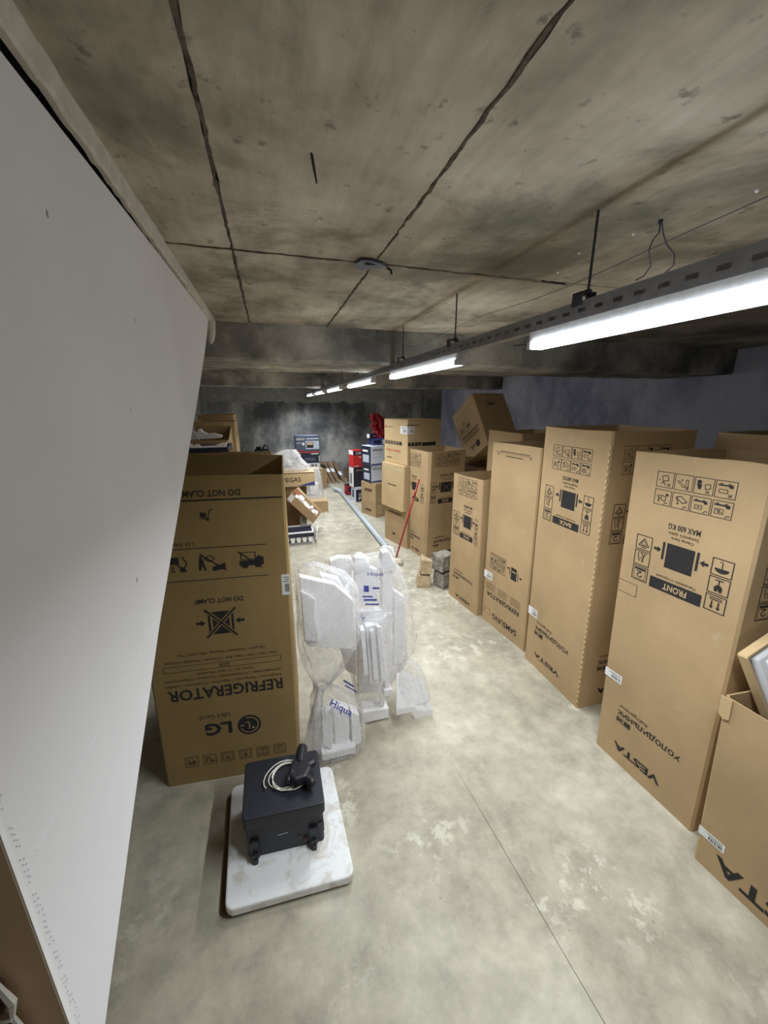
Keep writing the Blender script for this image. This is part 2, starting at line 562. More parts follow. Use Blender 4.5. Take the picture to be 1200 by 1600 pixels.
def pict(face, kind, R, parent, mat='ink', flip=True, name='pictogram'):
    return Ink(face).polys(sym(kind), R, flip).put(name, mat, parent)
def lettering(face, t, R, parent, mat='ink', flip=True, bold=0.012, off=0.0012, name='printed_lettering', label=None):
    return Ink(face, off).text(t, R, flip, bold).put(name, mat, parent, label)
def fill(face, R, parent, mat, name, off=0.0012, label=None):
    return Ink(face, off).polys(rect(0, 0, 1, 1), R).put(name, mat, parent, label)
def sticker(face, R, parent, name='shipping_label', label='white barcode shipping label'):
    s0, t0, s1, t1 = R
    th = 0.001
    bt = [face.p(a, b, 0.0004) for a, b in ((s0, t0), (s1, t0), (s1, t1), (s0, t1))]
    o = MB().hexa(bt, [p + face.n * th for p in bt]).build(name, 'label_white', parent, label=label)
    k = Ink(face, 0.0018)
    x = 0.08
    rr = random.Random(int(s0 * 999) + int(t0 * 777))
    while x < 0.6:
        w = rr.uniform(0.012, 0.04)
        k.polys(rect(x, .45, x + w, .85), R)
        x += w + rr.uniform(0.015, 0.04)
    for i in range(3):
        k.polys(rect(.08, .12 + .1 * i, rr.uniform(.5, .9), .15 + .1 * i), R)
    k.put('barcode', 'ink', o)
    return o

# ------------------------------------------------------------------ cartons
def carton_body(b, t, th=0.006, r=0.010, opened=True, wob=0.006, seg=8, lev=4, seed=1, inside=0.0):
    b = [Vector(p) for p in b]; t = [Vector(p) for p in t]
    def side_pts(c, cut, inset):
        c = list(c)
        if inset:
            q = []
            for k in range(4):
                d1 = (c[(k + 1) % 4] - c[k]).normalized(); d2 = (c[k - 1] - c[k]).normalized()
                q.append(c[k] + (d1 + d2) * inset)
            c = q
        out = []
        for k in range(4):
            d = (c[(k + 1) % 4] - c[k]); L = d.length; d.normalize()
            a = c[k] + d * cut; e = c[k] + d * (L - cut)
            out += [a.lerp(e, i / seg) for i in range(seg + 1)]
        return out
    def w(i, p):
        return wob * noise.noise(Vector((p.x * 4.3 + seed * 7.1, p.y * 4.3, seed * 3.3))) * 1.6
    mb = MB()
    rings = []
    for j in range(lev + 1):
        f = j / lev
        c = [b[k].lerp(t[k], f) for k in range(4)]
        pts = side_pts(c, r, 0)
        if j == lev and opened:
            pts = [p + Vector((0, 0, w(i, p))) for i, p in enumerate(pts)]
        rings.append(pts)
    if opened:
        for j in range(lev, -1, -1):
            f = max(j / lev, 0.012) if inside == 0 else max(j / lev, inside)
            c = [b[k].lerp(t[k], f) for k in range(4)]
            pts = side_pts(c, r, th)
            if j == lev:
                pts = [p + Vector((0, 0, w(i, p))) for i, p in enumerate(pts)]
            rings.append(pts)
    else:
        c = [t[k] for k in range(4)]
        up = ((t[1] - t[0]).cross(t[3] - t[0])).normalized()
        rings.append([p + up * 0.004 for p in side_pts(c, r, 0.006)])
    mb.rings(rings)
    return mb

def faces_of(b, t):
    return [Face(b[k], b[(k + 1) % 4], t[(k + 1) % 4], t[k]) for k in range(4)]

def carton(name, label, b, t, mat='card_tan', opened=True, group=None, cat='carton', seed=1, wob=0.006, th=0.006, r=0.010, tape=True, inside=0.0):
    b = [Vector(p) for p in b]; t = [Vector(p) for p in t]
    c = (b[0] + b[1] + b[2] + b[3]) / 4
    c = Vector((c.x, c.y, min(p.z for p in b)))
    root = thing(name, label, cat, c, group)
    carton_body(b, t, th, r, opened, wob, seed=seed, inside=inside).build('body', mat, root)
    if not opened and tape:
        up = ((t[1] - t[0]).cross(t[3] - t[0])).normalized()
        m0 = (t[0] + t[3]) / 2; m1 = (t[1] + t[2]) / 2
        d = (m1 - m0); n_ = up.cross(d).normalized() * 0.022
        q = [m0 - n_, m1 - n_, m1 + n_, m0 + n_]
        MB().hexa([p + up * .0042 for p in q], [p + up * .0052 for p in q]).build('tape', 'clear_tape', root, label='clear packing tape along the top seam')
    return root, faces_of(b, t)

def boxpts(o, yaw, w, d, h, z0=None):
    """corner o = front-left (seen from outside), w along face, d deep"""
    o = Vector(o)
    u = Vector((math.cos(yaw), math.sin(yaw), 0)); v = Vector((-math.sin(yaw), math.cos(yaw), 0))
    b = [o, o + u * w, o + u * w + v * d, o + v * d]
    return b, [p + Vector((0, 0, h)) for p in b]

# ================================================================== SETTING
DABS = [(1.144, 1.361), (1.154, 1.296), (1.192, 1.175), (1.218, 1.562), (1.156, 1.878), (1.269, .876), (1.026, 2.106)]
XL, XR, YB, YF, H = -1.45, 4.62, 10.62, -2.4, 2.54
flr = MB().box((XL - .2, YF - .2, -0.15), (XR + .2, YB + .2, 0)).build('floor', 'floor_concrete', kind='structure', loc=(0, 0, 0))
fp_ = [(.865, 1.62), (.878, 1.40), (.89, 1.2), (.905, .95), (.915, .75), (.93, .5), (.94, .2)]
MB().rings([[V((x - .0009 * w, y, .0006)), V((x + .0009 * w, y, .0006))] for w, (x, y) in zip((.2, .6, 1, 1, 1, 1, 1), fp_)], cap=False).build('expansion_joint', 'stone_grey', flr)
# ceiling: slab with formwork panel imprints (each panel its own piece), joints recessed
ceil = MB().box((XL - .2, YF - .2, H + .012), (XR + .2, YB + .2, H + .2)).build('ceiling', 'joint_dark', kind='structure', loc=(0, 0, H))
xe = [XL, -.085, .445, 1.72, 3.0, XR]
ye = [YF, -.78, .46, 1.68, 3.05, 3.84, 5.1, 6.3, 7.25, 7.7, 9.0, YB]
pr = random.Random(3)
for i in range(len(xe) - 1):
    for j in range(len(ye) - 1):
        g = 0.0045
        dz = pr.uniform(-.0012, .0012)
        # ragged edges: subdivide outline with small noise
        x0, x1, y0, y1 = xe[i] + g, xe[i + 1] - g, ye[j] + g, ye[j + 1] - g
        nx = max(2, int((x1 - x0) / .05)); ny = max(2, int((y1 - y0) / .05))
        pts = [(x0 + (x1 - x0) * k / nx, y0) for k in range(nx)] + [(x1, y0 + (y1 - y0) * k / ny) for k in range(ny)] + [(x1 - (x1 - x0) * k / nx, y1) for k in range(nx)] + [(x0, y1 - (y1 - y0) * k / ny) for k in range(ny)]
        pts = [(x + pr.uniform(-.003, .003), y + pr.uniform(-.003, .003)) for x, y in pts]
        m = MB().prism(pts, (0, 0, H + dz), (1, 0, 0), (0, 1, 0), (0, 0, .012 - dz))
        m.build('ceiling_panel', 'ceiling_concrete', ceil)
# rough mortar ridges squeezed out of the joints
def ridge(p, q, wd, seed):
    r_ = random.Random(seed)
    p, q = Vector(p), Vector(q)
    L = (q - p).length; n = int(L / .03); d = (q - p) / n
    s = Vector((-d.y, d.x, 0)).normalized()
    rings = []
    for i in range(n + 1):
        c = p + d * i + s * r_.uniform(-.004, .004)
        w_ = wd * r_.uniform(.4, 1.2); hh = wd * r_.uniform(.12, .42)
        rings.append([c - s * w_ + Vector((0, 0, .004)), c - s * w_ * .5 - Vector((0, 0, hh)), c + s * w_ * .5 - Vector((0, 0, hh)), c + s * w_ + Vector((0, 0, .004))])
    return MB().rings(rings)
ridge((-.085, .3, H), (-.085, 3.03, H), .007, 1).build('joint_ridge', 'joint_dark', ceil)
ridge((.445, .3, H), (.445, 3.03, H), .008, 2).build('joint_ridge', 'joint_dark', ceil)
ridge((-.31, 1.68, H), (.445, 1.68, H), .010, 3).build('joint_ridge', 'joint_dark', ceil)
ridge((.445, 1.68, H), (1.3, 1.70, H), .006, 4).build('joint_ridge', 'joint_dark', ceil)

MB().box((XL - .2, YB, 0), (XR + .2, YB + .2, H)).build('wall_back', 'wall_plaster', kind='structure', loc=(0, YB, 0))
MB().box((XR, YF, 0), (XR + .2, YB, H)).build('wall_right', 'wall_glow_tint', kind='structure', loc=(XR, 0, 0))
MB().box((XL - .2, YF, 0), (XL, YB, H)).build('wall_left', 'wall_grey', kind='structure', loc=(XL, 0, 0))
MB().box((XL - .2, YF - .2, 0), (XR + .2, YF, H)).build('wall_front', 'drywall_white', kind='structure', loc=(0, YF, 0))  # unseen wall behind the camera, its white chosen to bounce light forward
MB().box((XR - .45, YB - .4, 0), (XR, YB, H)).build('trim_1', 'wall_grey', kind='structure', bevel=.01)
for nm, y0, y1 in (('trim_2', 3.03, 3.82), ('trim_3', 7.25, 7.7)):
    m = MB()
    n = 60
    rings = []
    rr = random.Random(5)
    for i in range(n + 1):
        x = XL + (XR - XL) * i / n
        k = [rr.uniform(-.006, .006) for _ in range(4)]
        rings.append([(x, y0 + k[0], H + .01), (x, y0 + k[1], 2.315 + k[0]), (x, y0 + .02, 2.298 + k[2]), (x, y1, 2.298 + k[3]), (x, y1, H + .01)])
    m.rings([[Vector(p) for p in r] for r in rings]).build(nm, 'beam_concrete', kind='structure')

# white drywall partition following the stair slope, with its end face, gap and plaster strip
WX, WT = -.31, .10
poly = [(.405, 1.055), (.458, 1.09), (.684, 1.252), (.99, 1.455), (1.26, 1.61), (1.925, 1.985), (2.376, 2.25), (2.60, 2.40), (2.70, 2.47), (2.735, 2.497), (1.6, 2.478), (.405, 2.448)]
part = MB().prism([(p[0], p[1]) for p in poly], (WX - WT, 0, 0), (0, 1, 0), (0, 0, 1), (WT, 0, 0)).build('wall_partition', 'drywall_white', kind='structure', loc=(WX, .4, 1.0), bevel=.002)
pf = Face((WX, 2.8, 1.0), (WX, .4, 1.0), (WX, .4, 2.5), (WX, 2.8, 2.5))
pf = Face((WX, .4, 1.0), (WX, 2.8, 1.0), (WX, 2.8, 2.5), (WX, .4, 2.5))
# taped seam and corner bead
MB().hexa([(WX, .44, 1.479), (WX, .985, 1.479), (WX, .985, 1.483), (WX, .44, 1.483)], [(WX + .0006, .44, 1.480), (WX + .0006, .985, 1.480), (WX + .0006, .985, 1.482), (WX + .0006, .44, 1.482)]).build('seam', 'drywall_white', part)
MB().box((WX - .004, .402, 1.06), (WX + .0015, .409, 2.44)).build('corner_bead', 'seam_white', part)
k = MB()
rr = random.Random(9)
for i in range(150):
    z = 1.06 + i * .0048; y = .416 + (i % 2) * .004 + rr.uniform(-.001, .001)
    if rr.random() < .75:
        k.add([(WX + .0008, y - .0007, z), (WX + .0008, y + .0007, z), (WX + .0008, y + .0007, z + .0016), (WX + .0008, y - .0007, z + .0016)], [(0, 1, 2, 3)])
k.build('bead_hole', 'bead_dot', part, kind='stuff')
k = MB()
for y, z in ((1.05, 1.98), (1.2, 2.2), (.82, 2.28), (1.7, 2.1), (.9, 1.62)):
    k.add([(WX + .0008, y - .002, z), (WX + .0008, y + .002, z + .002), (WX + .0008, y + .002, z + .012), (WX + .0008, y - .002, z + .010)], [(0, 1, 2, 3)])
k.build('scuff_mark', 'bead_dot', part)
# brown end face (jamb) set against the near end of the partition
MB().box((-.62, .4015, 0), (WX - .0005, .4045, 2.45)).build('door_1', 'jamb_brown', kind='structure', loc=(WX, .4, 0))
rr = random.Random(4)
jb = thing('broken_brick', 'broken brown brick edge with mortar on the brown jamb', 'brick', (-.36, .39, 1.19))
k = MB()
k.hexa([(-.375, .385, 1.20), (-.349, .385, 1.19), (-.349, .4010, 1.19), (-.375, .4010, 1.20)], [(-.378, .386, 1.292), (-.352, .386, 1.285), (-.352, .4010, 1.285), (-.378, .4010, 1.292)])
k.hexa([(-.378, .386, 1.318), (-.352, .386, 1.312), (-.352, .4010, 1.312), (-.378, .4010, 1.318)], [(-.380, .386, 1.36), (-.352, .386, 1.352), (-.352, .4010, 1.352), (-.380, .4010, 1.36)])
k.build('brick', 'brick_brown', jb, bevel=.002)
k = MB()
k.tube([(-.352, .390, 1.375), (-.346, .389, 1.345), (-.342, .389, 1.325), (-.347, .389, 1.30), (-.343, .389, 1.27), (-.338, .389, 1.23)], [.002, .004, .005, .003, .004, .003], 6)
k.tube([(-.375, .388, 1.305), (-.346, .388, 1.30)], .004, 6)
k.build('mortar', 'plaster_rough', jb)
# plaster strip between partition and ceiling (ragged) and the gap behind it, its shade painted as a black bar
rr = random.Random(11)
n = 90
rings = []
for i in range(n + 1):
    y = .40 + (2.93 - .40) * i / n
    zb = 2.488 + .012 * (i / n) + rr.uniform(-.003, .003) + (.006 * math.sin(i * .9) if i > 55 else 0)
    xo = -.303 + rr.uniform(-.002, .002)
    rings.append([Vector((-.322, y, H + .003)), Vector((-.320, y, zb)), Vector((xo - .006, y, zb)), Vector((xo, y, zb + .004)), Vector((xo + .003, y, H + .003))])
MB().rings(rings).build('trim_4', 'plaster_rough', kind='structure')
MB().box((-.40, .41, 2.50), (-.335, 2.72, 2.535)).build('trim_5', 'gap_black', kind='structure')
MB().rings([[Vector((-.325 + a * math.cos(t), 2.86 + a * .8 * math.sin(t), z)) for t in [q * math.pi / 4 for q in range(8)]] for z, a in ((2.54, .035), (2.5, .04), (2.44, .032), (2.40, .022), (2.375, .008))]).build('trim_6', 'plaster_rough', kind='structure', smooth=True)
# underside of the stair behind the partition
sl = [(.405, 1.06), (2.735, 2.50), (2.735, 2.53), (2.55, 2.53), (.405, 1.2)]
MB().prism(sl, (XL + .01, 0, 0), (0, 1, 0), (0, 0, 1), (WX - WT - XL - .02, 0, 0)).build('trim_7', 'soffit', kind='structure')

# ================================================================== CEILING FITTINGS
LX, LZ = .945, 2.208
tr = thing('slotted_channel', 'grey slotted steel channel running along the ceiling above the lights', 'cable channel', (LX, 5.3, 2.25))
k = MB()
y0, y1 = .10, 10.40
for sx in (-1, 1):
    xa = LX + sx * .020
    k.box((xa - .001, y0, 2.252), (xa + .001, y1, 2.268))
    k.box((xa - .001, y0, 2.280), (xa + .001, y1, 2.300))
    y = y0
    while y < y1:
        k.box((xa - .001, y, 2.268), (xa + .001, min(y + .035, y1), 2.280))
        y += .065
k.box((LX - .021, y0, 2.250), (LX + .021, y1, 2.252))
k.build('channel', 'galv', tr)
RODS = [1.08, 1.98, 2.82, 4.35, 5.3, 6.2, 7.1, 8.6, 9.6]
ROD_LABELS = {y: 'thin hanger rod of the channel, %s counting from the loose hanging wires' % o_ for y, o_ in zip(RODS, ('first', 'second', 'third', 'fourth', 'fifth', 'sixth', 'seventh', 'eighth', 'ninth'))}
for y in RODS:
    rt = thing('threaded_rod', ROD_LABELS[y], 'rod', (LX, y, 2.30), 'hanger rods along the slotted channel')
    MB().tube([(LX + .012, y, 2.318), (LX + .012, y, H + .005)], .0038, 8).build('rod', 'dark_metal', rt)
    k = MB()
    k.box((LX - .026, y - .02, 2.286), (LX - .023, y + .02, 2.325)); k.box((LX - .026, y - .02, 2.322), (LX + .026, y + .02, 2.325)); k.box((LX + .023, y - .02, 2.286), (LX + .026, y + .02, 2.325))
    k.build('bracket', 'dark_metal', rt)
    MB().tube([(LX + .012, y, 2.325), (LX + .012, y, 2.335)], .011, 6).build('nut', 'dark_metal', rt)
LAMP_LABELS = ['LED batten light beside the loose wires hanging from the ceiling'] + [o_ + ' LED batten light along the channel counting from the loose hanging wires' for o_ in ('second', 'third', 'fourth', 'fifth', 'sixth and last')]
for i in range(6):
    a = .145 + 1.735 * i
    b = a + 1.16
    g = thing('led_batten_light', LAMP_LABELS[i], 'light', (LX, (a + b) / 2, LZ - .017), 'row of LED batten lights')
    k = MB()
    ps = [(-.019, -.017), (-.026, -.009), (-.028, .000), (-.026, .010), (.026, .010), (.028, .000), (.026, -.009), (.019, -.017)]
    k.prism(ps, (LX, a + .02, LZ), (1, 0, 0), (0, 0, 1), (0, b - a - .04, 0))
    k.build('diffuser', 'led_diffuser', g)
    k = MB().box((LX - .020, a, LZ + .0105), (LX + .020, b, LZ + .0415))
    k.build('housing', 'white_metal', g)
    for yy in (a, b - .019):
        MB().box((LX - .027, yy, LZ - .016), (LX + .027, yy + .019, LZ + .0102)).build('end_cap', 'white_metal', g)
    ld = bpy.data.lights.new('batten_glow', 'AREA')
    ld.shape = 'RECTANGLE'; ld.size = .04; ld.size_y = b - a - .06
    ld.energy = LAMP_WATT; ld.color = LAMP_COLOR; ld.spread = math.radians(145)
    lo_ = bpy.data.objects.new('batten_glow', ld)
    COL.objects.link(lo_); lo_.parent = g
    lo_.location = (0, 0, -.0045)
    MB().tube([(LX + .01, b - .005, LZ + .0), (LX + .012, b + .05, LZ + .01), (LX + .0, b + .12, LZ + .015)], .003, 6).build('power_cable', 'wire', g)
# thin wire strung parallel to the channel
MB().tube([(LX + .12, .3 + i * .2, 2.42 + .012 * math.sin(i * .9)) for i in range(14)] + [(LX + .12, 3.02, 2.44)], .0012, 5).build('strung_wire', 'wire', label='thin wire strung under the ceiling beside the channel', cat='wire')
# looped wire ends hanging out of the ceiling
w1 = thing('hanging_wire', 'pair of loose thin wires hanging from the concrete ceiling', 'wire', (1.19, 1.075, 2.35))
MB().tube([(1.185, 1.075, 2.545), (1.17, 1.06, 2.50), (1.13, 1.04, 2.47), (1.12, 1.04, 2.44), (1.16, 1.06, 2.41), (1.15, 1.07, 2.385), (1.12, 1.07, 2.37)], .0018, 6).build('wire_end', 'wire', w1)
MB().tube([(1.185, 1.075, 2.545), (1.20, 1.07, 2.50), (1.21, 1.06, 2.47), (1.245, 1.06, 2.45), (1.25, 1.06, 2.42), (1.22, 1.07, 2.39), (1.20, 1.08, 2.35)], .0018, 6).build('wire_end', 'wire', w1)
MB().tube([(1.185, 1.075, 2.548), (1.185, 1.075, 2.528)], .006, 8).build('plug', 'wire', w1)
# scrap of grey sheet stuck at the joint crossing, slot in the slab, nail
sc = [(-.062, -.015), (-.055, .035), (-.026, .062), (.0, .042), (.03, .018), (.068, -.006), (.03, -.032), (-.012, -.055), (-.05, -.05)]
k = MB().prism(sc, (.43, 1.675, H - .012), (1, 0, 0), (0, 1, 0), (.002, 0, .005))
k.add([(.40, 1.64, H - .02), (.46, 1.66, H - .012), (.41, 1.70, H - .010)], [(0, 1, 2)])
k.build('sheet_scrap', 'blue_scrap', label='dark grey torn sheet scrap stuck at the ceiling joint crossing', cat='scrap')
MB().tube([(.495, 1.673, H - .012), (.512, 1.672, H - .02), (.514, 1.668, H - .035)], .004, 6).build('bent_nail', 'gap_black', label='short bent black nail beside the torn sheet scrap', cat='nail')
hl = [(-.075, -.01), (-.03, .012), (.0, .006), (.01, .016), (.05, .010), (.09, .014), (.06, .0), (.05, -.014), (.01, -.010), (-.03, -.004)]
MB().prism(hl, (1.30, 1.69, H - .002), (1, 0, 0), (0, 1, 0), (0, 0, .008)).build('slab_hole', 'gap_black', ceil, label='dark ragged hole in the concrete')
for x_, y_ in DABS:  # small white dots on the underside of the ceiling
    MB().rings([[V((x_ + a_ * math.cos(q), y_ + a_ * math.sin(q), z_)) for q in [i_ * math.pi / 4 for i_ in range(8)]] for z_, a_ in ((H + .002, .005), (H - .003, .005), (H - .006, .0025))]).build('white_dab', 'seam_white', ceil)
MB().tube([(.132, 1.04, H + .004), (.142, 1.075, H - .016), (.152, 1.115, H - .022)], [.003, .003, .002], 6).build('steel_pin', 'gap_black', label='thin black steel pin sticking out of the ceiling', cat='pin')

# ================================================================== VESTA-TYPE CARTONS
GRID = ['grid_box', 'grid_lean', 'grid_fork', 'grid_truck', 'grid_walk', 'grid_trolley', 'grid_load', 'grid_haul']
def fridge_print(f, root, L, word='FRONT', ru='Лицевая сторона', full=True):
    """the inverted print of a refrigerator carton; L gives left, bottom, right, top of every block"""
    g = L['grid']
    for i in range(8):
        c, r = i % 4, i // 4
        w_, h_ = (g[2] - g[0]) / 4, (g[3] - g[1]) / 2
        R = (g[0] + c * w_ + .004, g[3] - (r + 1) * h_ + .003, g[0] + (c + 1) * w_ - .004, g[3] - r * h_ - .003)
        Ink(f).polys([[(1 - x, y) for x, y in p] for p in sym(GRID[i])], R).put('pictogram', 'ink', root)
    s = L['sq']
    sw, sh = s[2] - s[0], s[3] - s[1]
    k = Ink(f).polys(rect(0, 0, 1, 1), s)
    by = (s[1] + .28 * sh, s[3])
    k.polys(rect(0, 0, 1, 1), (s[0] - .16 * sw, by[0], s[0] - .07 * sw, by[1]))
    k.polys(rect(0, 0, 1, 1), (s[2] + .07 * sw, by[0], s[2] + .16 * sw, by[1]))
    my = (by[0] + by[1]) / 2
    k.polys(sym('arrow_r'), (s[0] - .48 * sw, my - .13 * sh, s[0] - .2 * sw, my + .13 * sh), flip=False)
    k.polys(sym('arrow_l'), (s[2] + .2 * sw, my - .13 * sh, s[2] + .48 * sw, my + .13 * sh), flip=False)
    k.put('clamp_symbol', 'ink', root)
    if word == 'SIDE':
        Ink(f, .002).polys(line([(.1, .1), (.9, .9)], .1) + line([(.1, .9), (.9, .1)], .1), s).put('clamp_cross', 'ink_soft', root)
    cx = (s[0] + s[2]) / 2
    lettering(f, 'Clamp here', (cx - .40 * sw, s[3] + .17 * sh, cx + .40 * sw, s[3] + .31 * sh), root)
    lettering(f, 'Зажимать здесь', (cx - .55 * sw, s[3] + .34 * sh, cx + .55 * sw, s[3] + .50 * sh), root, 'ink_soft')
    lettering(f, 'MAX 600 KG', (cx - .57 * sw, s[3] + .57 * sh, cx + .56 * sw, s[3] + .80 * sh), root, bold=.02)
    for key, kinds in (('colL', ('recycle', 'person', 'stack')), ('colR', ('umbrella', 'glass', 'arrows'))):
        if key not in L: continue
        c = L[key]
        hh = (c[3] - c[1]) / 3
        for i in range(3):
            pict(f, kinds[i], (c[0], c[3] - (i + 1) * hh + .003, c[2], c[3] - i * hh), root)
    b = L['bar']
    fill(f, b, root, 'ink', 'printed_bar')
    bw, bh = b[2] - b[0], b[3] - b[1]
    lettering(f, word, (b[0] + .28 * bw, b[1] + .22 * bh, b[0] + .74 * bw, b[1] + .78 * bh), root, 'ink_tan', off=.0022, bold=.02)
    lettering(f, ru, (b[0] + .12 * bw, b[3] + .12 * bh, b[0] + .88 * bw, b[3] + .42 * bh), root, 'ink_soft')
    h_ = L['holo']
    lettering(f, 'ХОЛОДИЛЬНИК', h_, root, bold=.025)
    hw, hh = h_[2] - h_[0], h_[3] - h_[1]
    lettering(f, 'Refrigerator', (h_[0] + .01 * hw, h_[3] + .25 * hh, h_[0] + .49 * hw, h_[3] + .95 * hh), root, 'ink_soft')
    p = L['pill']
    k = Ink(f).polys(frame(.09), p).polys(rect(.06, .2, .45, .8), p)
    k.polys(rect(.55, .3, .9, .7), p)
    k.put('model_mark', 'ink', root)
    lettering(f, 'VESTA', L['vesta'], root, bold=.03, label='upside-down brand lettering')

def back(face_pts, dx0, dx1):
    """corners BL, BR, TR, TL of the front -> base and top quads with given depth vectors at right and left"""
    BL, BR, TR, TL = [V(p) for p in face_pts]
    return [BL, BR, BR + V(dx1), BL + V(dx0)], [TL, TR, TR + V(dx1), TL + V(dx0)]

# the row standing along the aisle, nearest first
b, t = back([(1.716, .829, 0), (1.78, .26, 0), (1.76, .30, .857), (1.695, .869, .857)], (.60, -.03, 0), (.60, -.03, 0))
r0, f0 = carton('cut_down_carton', 'cut-down open carton with a foam tray stuck into it', b, t, seed=3, wob=.01)
sticker(f0[0], (.004, .175, .175, .222), r0)
lettering(f0[0], 'VESTA', (.135, .055, .80, .145), r0, bold=.03, label='large upside-down brand lettering')
fl = [f0[0].p(-.012, 1.0, .003), f0[0].p(.055, 1.0, .003), f0[0].p(.055, .895, .003), f0[0].p(.02, .885, .003), f0[0].p(-.012, .905, .003)]
n_ = f0[0].n * .005
MB().add(fl + [p + n_ for p in fl], [(4, 3, 2, 1, 0), (5, 6, 7, 8, 9)] + [(i, (i + 1) % 5, 5 + (i + 1) % 5, 5 + i) for i in range(5)]).build('flap_stub', 'card_pale', r0)
# tray carton with foam leaning inside it
def tilted(o, eu, ev, ew):
    o, eu, ev, ew = map(V, (o, eu, ev, ew))
    bt = [o, o + eu, o + eu + ev, o + ev]
    return bt, [p + ew for p in bt]
K = V((1.742, .892, 1.030))
e1 = V((.92, -.01, .42)).normalized() * .32
e2 = V((.13, -.105, -.34)).normalized() * .36
e3 = V((-.004, -.036, .008))
bt = [K, K + e2, K + e2 + e1, K + e1]
tp = [p + e3 for p in bt]
r0b = thing('foam_lined_lid', 'shallow carton lid lined with white foam leaning in the cut-down carton', 'carton', K + e2)
carton_body(bt, tp, .008, .006, True, .0, seed=5).build('body', 'card_pale', r0b)
def pl(a, c, e):  # point in lid: a along the top edge, c downwards, e towards the mouth
    return K + e1 * a + e2 * c + e3 * e
k = MB()
k.hexa([pl(.09, .06, .2), pl(.94, .06, .2), pl(.94, .94, .2), pl(.09, .94, .2)], [pl(.11, .08, 1.0), pl(.92, .08, 1.0), pl(.92, .92, 1.0), pl(.11, .92, 1.0)])
fo = k.build('foam_lining', 'foam', r0b, bevel=.012)
k = MB()
for a0, a1, c0, c1 in ((.22, .46, .16, .40), (.22, .50, .50, .86), (.56, .86, .2, .8)):
    k.hexa([pl(a0, c0, .99), pl(a1, c0, .99), pl(a1, c1, .99), pl(a0, c1, .99)], [pl(a0 + .04, c0 + .04, 1.25), pl(a1 - .04, c0 + .04, 1.25), pl(a1 - .04, c1 - .04, 1.25), pl(a0 + .04, c1 - .04, 1.25)])
k.build('foam_rib', 'foam', fo, bevel=.004)

b, t = back([(1.772, 1.456, 0), (1.813, .907, 0), (1.789, .953, 1.78), (1.734, 1.501, 1.778)], (.60, -.03, 0), (.60, -.03, 0))
r1, f1 = carton('refrigerator_carton', 'open refrigerator carton marked FRONT beside the cut-down carton', b, t, seed=4)
L1 = dict(grid=(.228, .863, .815, .958), sq=(.403, .702, .622, .770), colL=(.133, .633, .279, .771), colR=(.747, .633, .893, .771), bar=(.304, .633, .725, .665), holo=(.197, .175, .81, .196), pill=(.197, .149, .342, .167), vesta=(.205, .048, .688, .074))
fridge_print(f1[0], r1, L1)
sticker(f1[0], (.004, .278, .192, .306), r1)
Ink(f1[0]).polys(frame(.03), (.012, .58, .205, .618)).put('printed_frame', 'ink_soft', r1)
Ls = dict(grid=(.15, .863, .70, .958), sq=(.38, .702, .60, .770), colL=(.12, .633, .26, .771), bar=(.29, .633, .70, .665), holo=(.2, .175, .75, .196), pill=(.2, .149, .34, .167), vesta=(.24, .048, .70, .074))
fridge_print(f1[1], r1, Ls, 'SIDE', 'Боковая сторона')

b, t = back([(1.865, 2.297, 0), (1.865, 1.714, 0), (1.838, 1.743, 1.856), (1.839, 2.318, 1.855)], (.62, -.02, 0), (.60, -.03, 0))
r2, f2 = carton('refrigerator_carton', 'tallest open refrigerator carton of the row, marked BACK with perforated edge', b, t, seed=6)
L2 = dict(grid=(.186, .847, .782, .941), sq=(.400, .719, .612, .782), colL=(.112, .647, .258, .785), colR=(.732, .651, .868, .785), bar=(.287, .650, .705, .677), holo=(.169, .175, .778, .197), pill=(.166, .15, .321, .169), vesta=(.19, .052, .675, .071))
fridge_print(f2[0], r2, L2, 'BACK', 'Тыльная сторона')
sticker(f2[0], (.004, .221, .182, .256), r2)
fridge_print(f2[1], r2, Ls, 'SIDE', 'Боковая сторона')
k = MB()
for i in range(46):
    z = .03 + .94 * i / 46
    p = f2[0].p(.992, z, .0015)
    k.obox(p, f2[0].n * .0025, (0, .006, 0), (0, 0, .009))
k.build('perforated_edge', 'card_pale', r2, label='torn perforated edge')

b, t = back([(1.84, 2.943, 0), (1.899, 2.358, 0), (1.878, 2.375, 1.692), (1.826, 2.951, 1.693)], (.62, .0, 0), (.60, .0, 0))
r3, f3 = carton('refrigerator_carton', 'open refrigerator carton with a bare front and a printed line near its rim', b, t, seed=8)
f = f3[0]
k = Ink(f)
k.polys(rect(0, 0, 1, 1), (.10, .9535, .86, .955))
for x in (.16, .82):
    k.polys([[(0, 1), (1, 1), (.5, 0)]], (x - .015, .938, x + .015, .950), flip=False)
k.put('height_mark', 'ink', r3)
fill(f, (.2, .959, .80, .963), r3, 'ink_soft', 'printed_line')
fill(f, (.32, .938, .68, .943), r3, 'ink_soft', 'printed_line')
for i in range(8):
    c_, r_ = i % 4, i // 4
    pict(f, ['umbrella', 'glass', 'arrows', 'stack', 'person', 'recycle', 'glass', 'person'][i], (.13 + c_ * .093, .372 - r_ * .042, .13 + c_ * .093 + .085, .41 - r_ * .042), r3)
fill(f, (.13, .415, .50, .419), r3, 'ink_soft', 'printed_line')
k = Ink(f).polys(rect(0, 0, 1, 1), (.622, .335, .738, .400))
k.polys(rect(0, 0, 1, 1), (.585, .355, .597, .395)).polys(rect(0, 0, 1, 1), (.763, .34, .775, .385))
k.polys(sym('arrow_l'), (.80, .356, .85, .372), flip=False).polys(sym('arrow_r'), (.53, .378, .58, .392), flip=False)
k.put('clamp_symbol', 'ink', r3)
fill(f, (.64, .376, .72, .382), r3, 'ink_tan', 'printed_line', off=.0022)
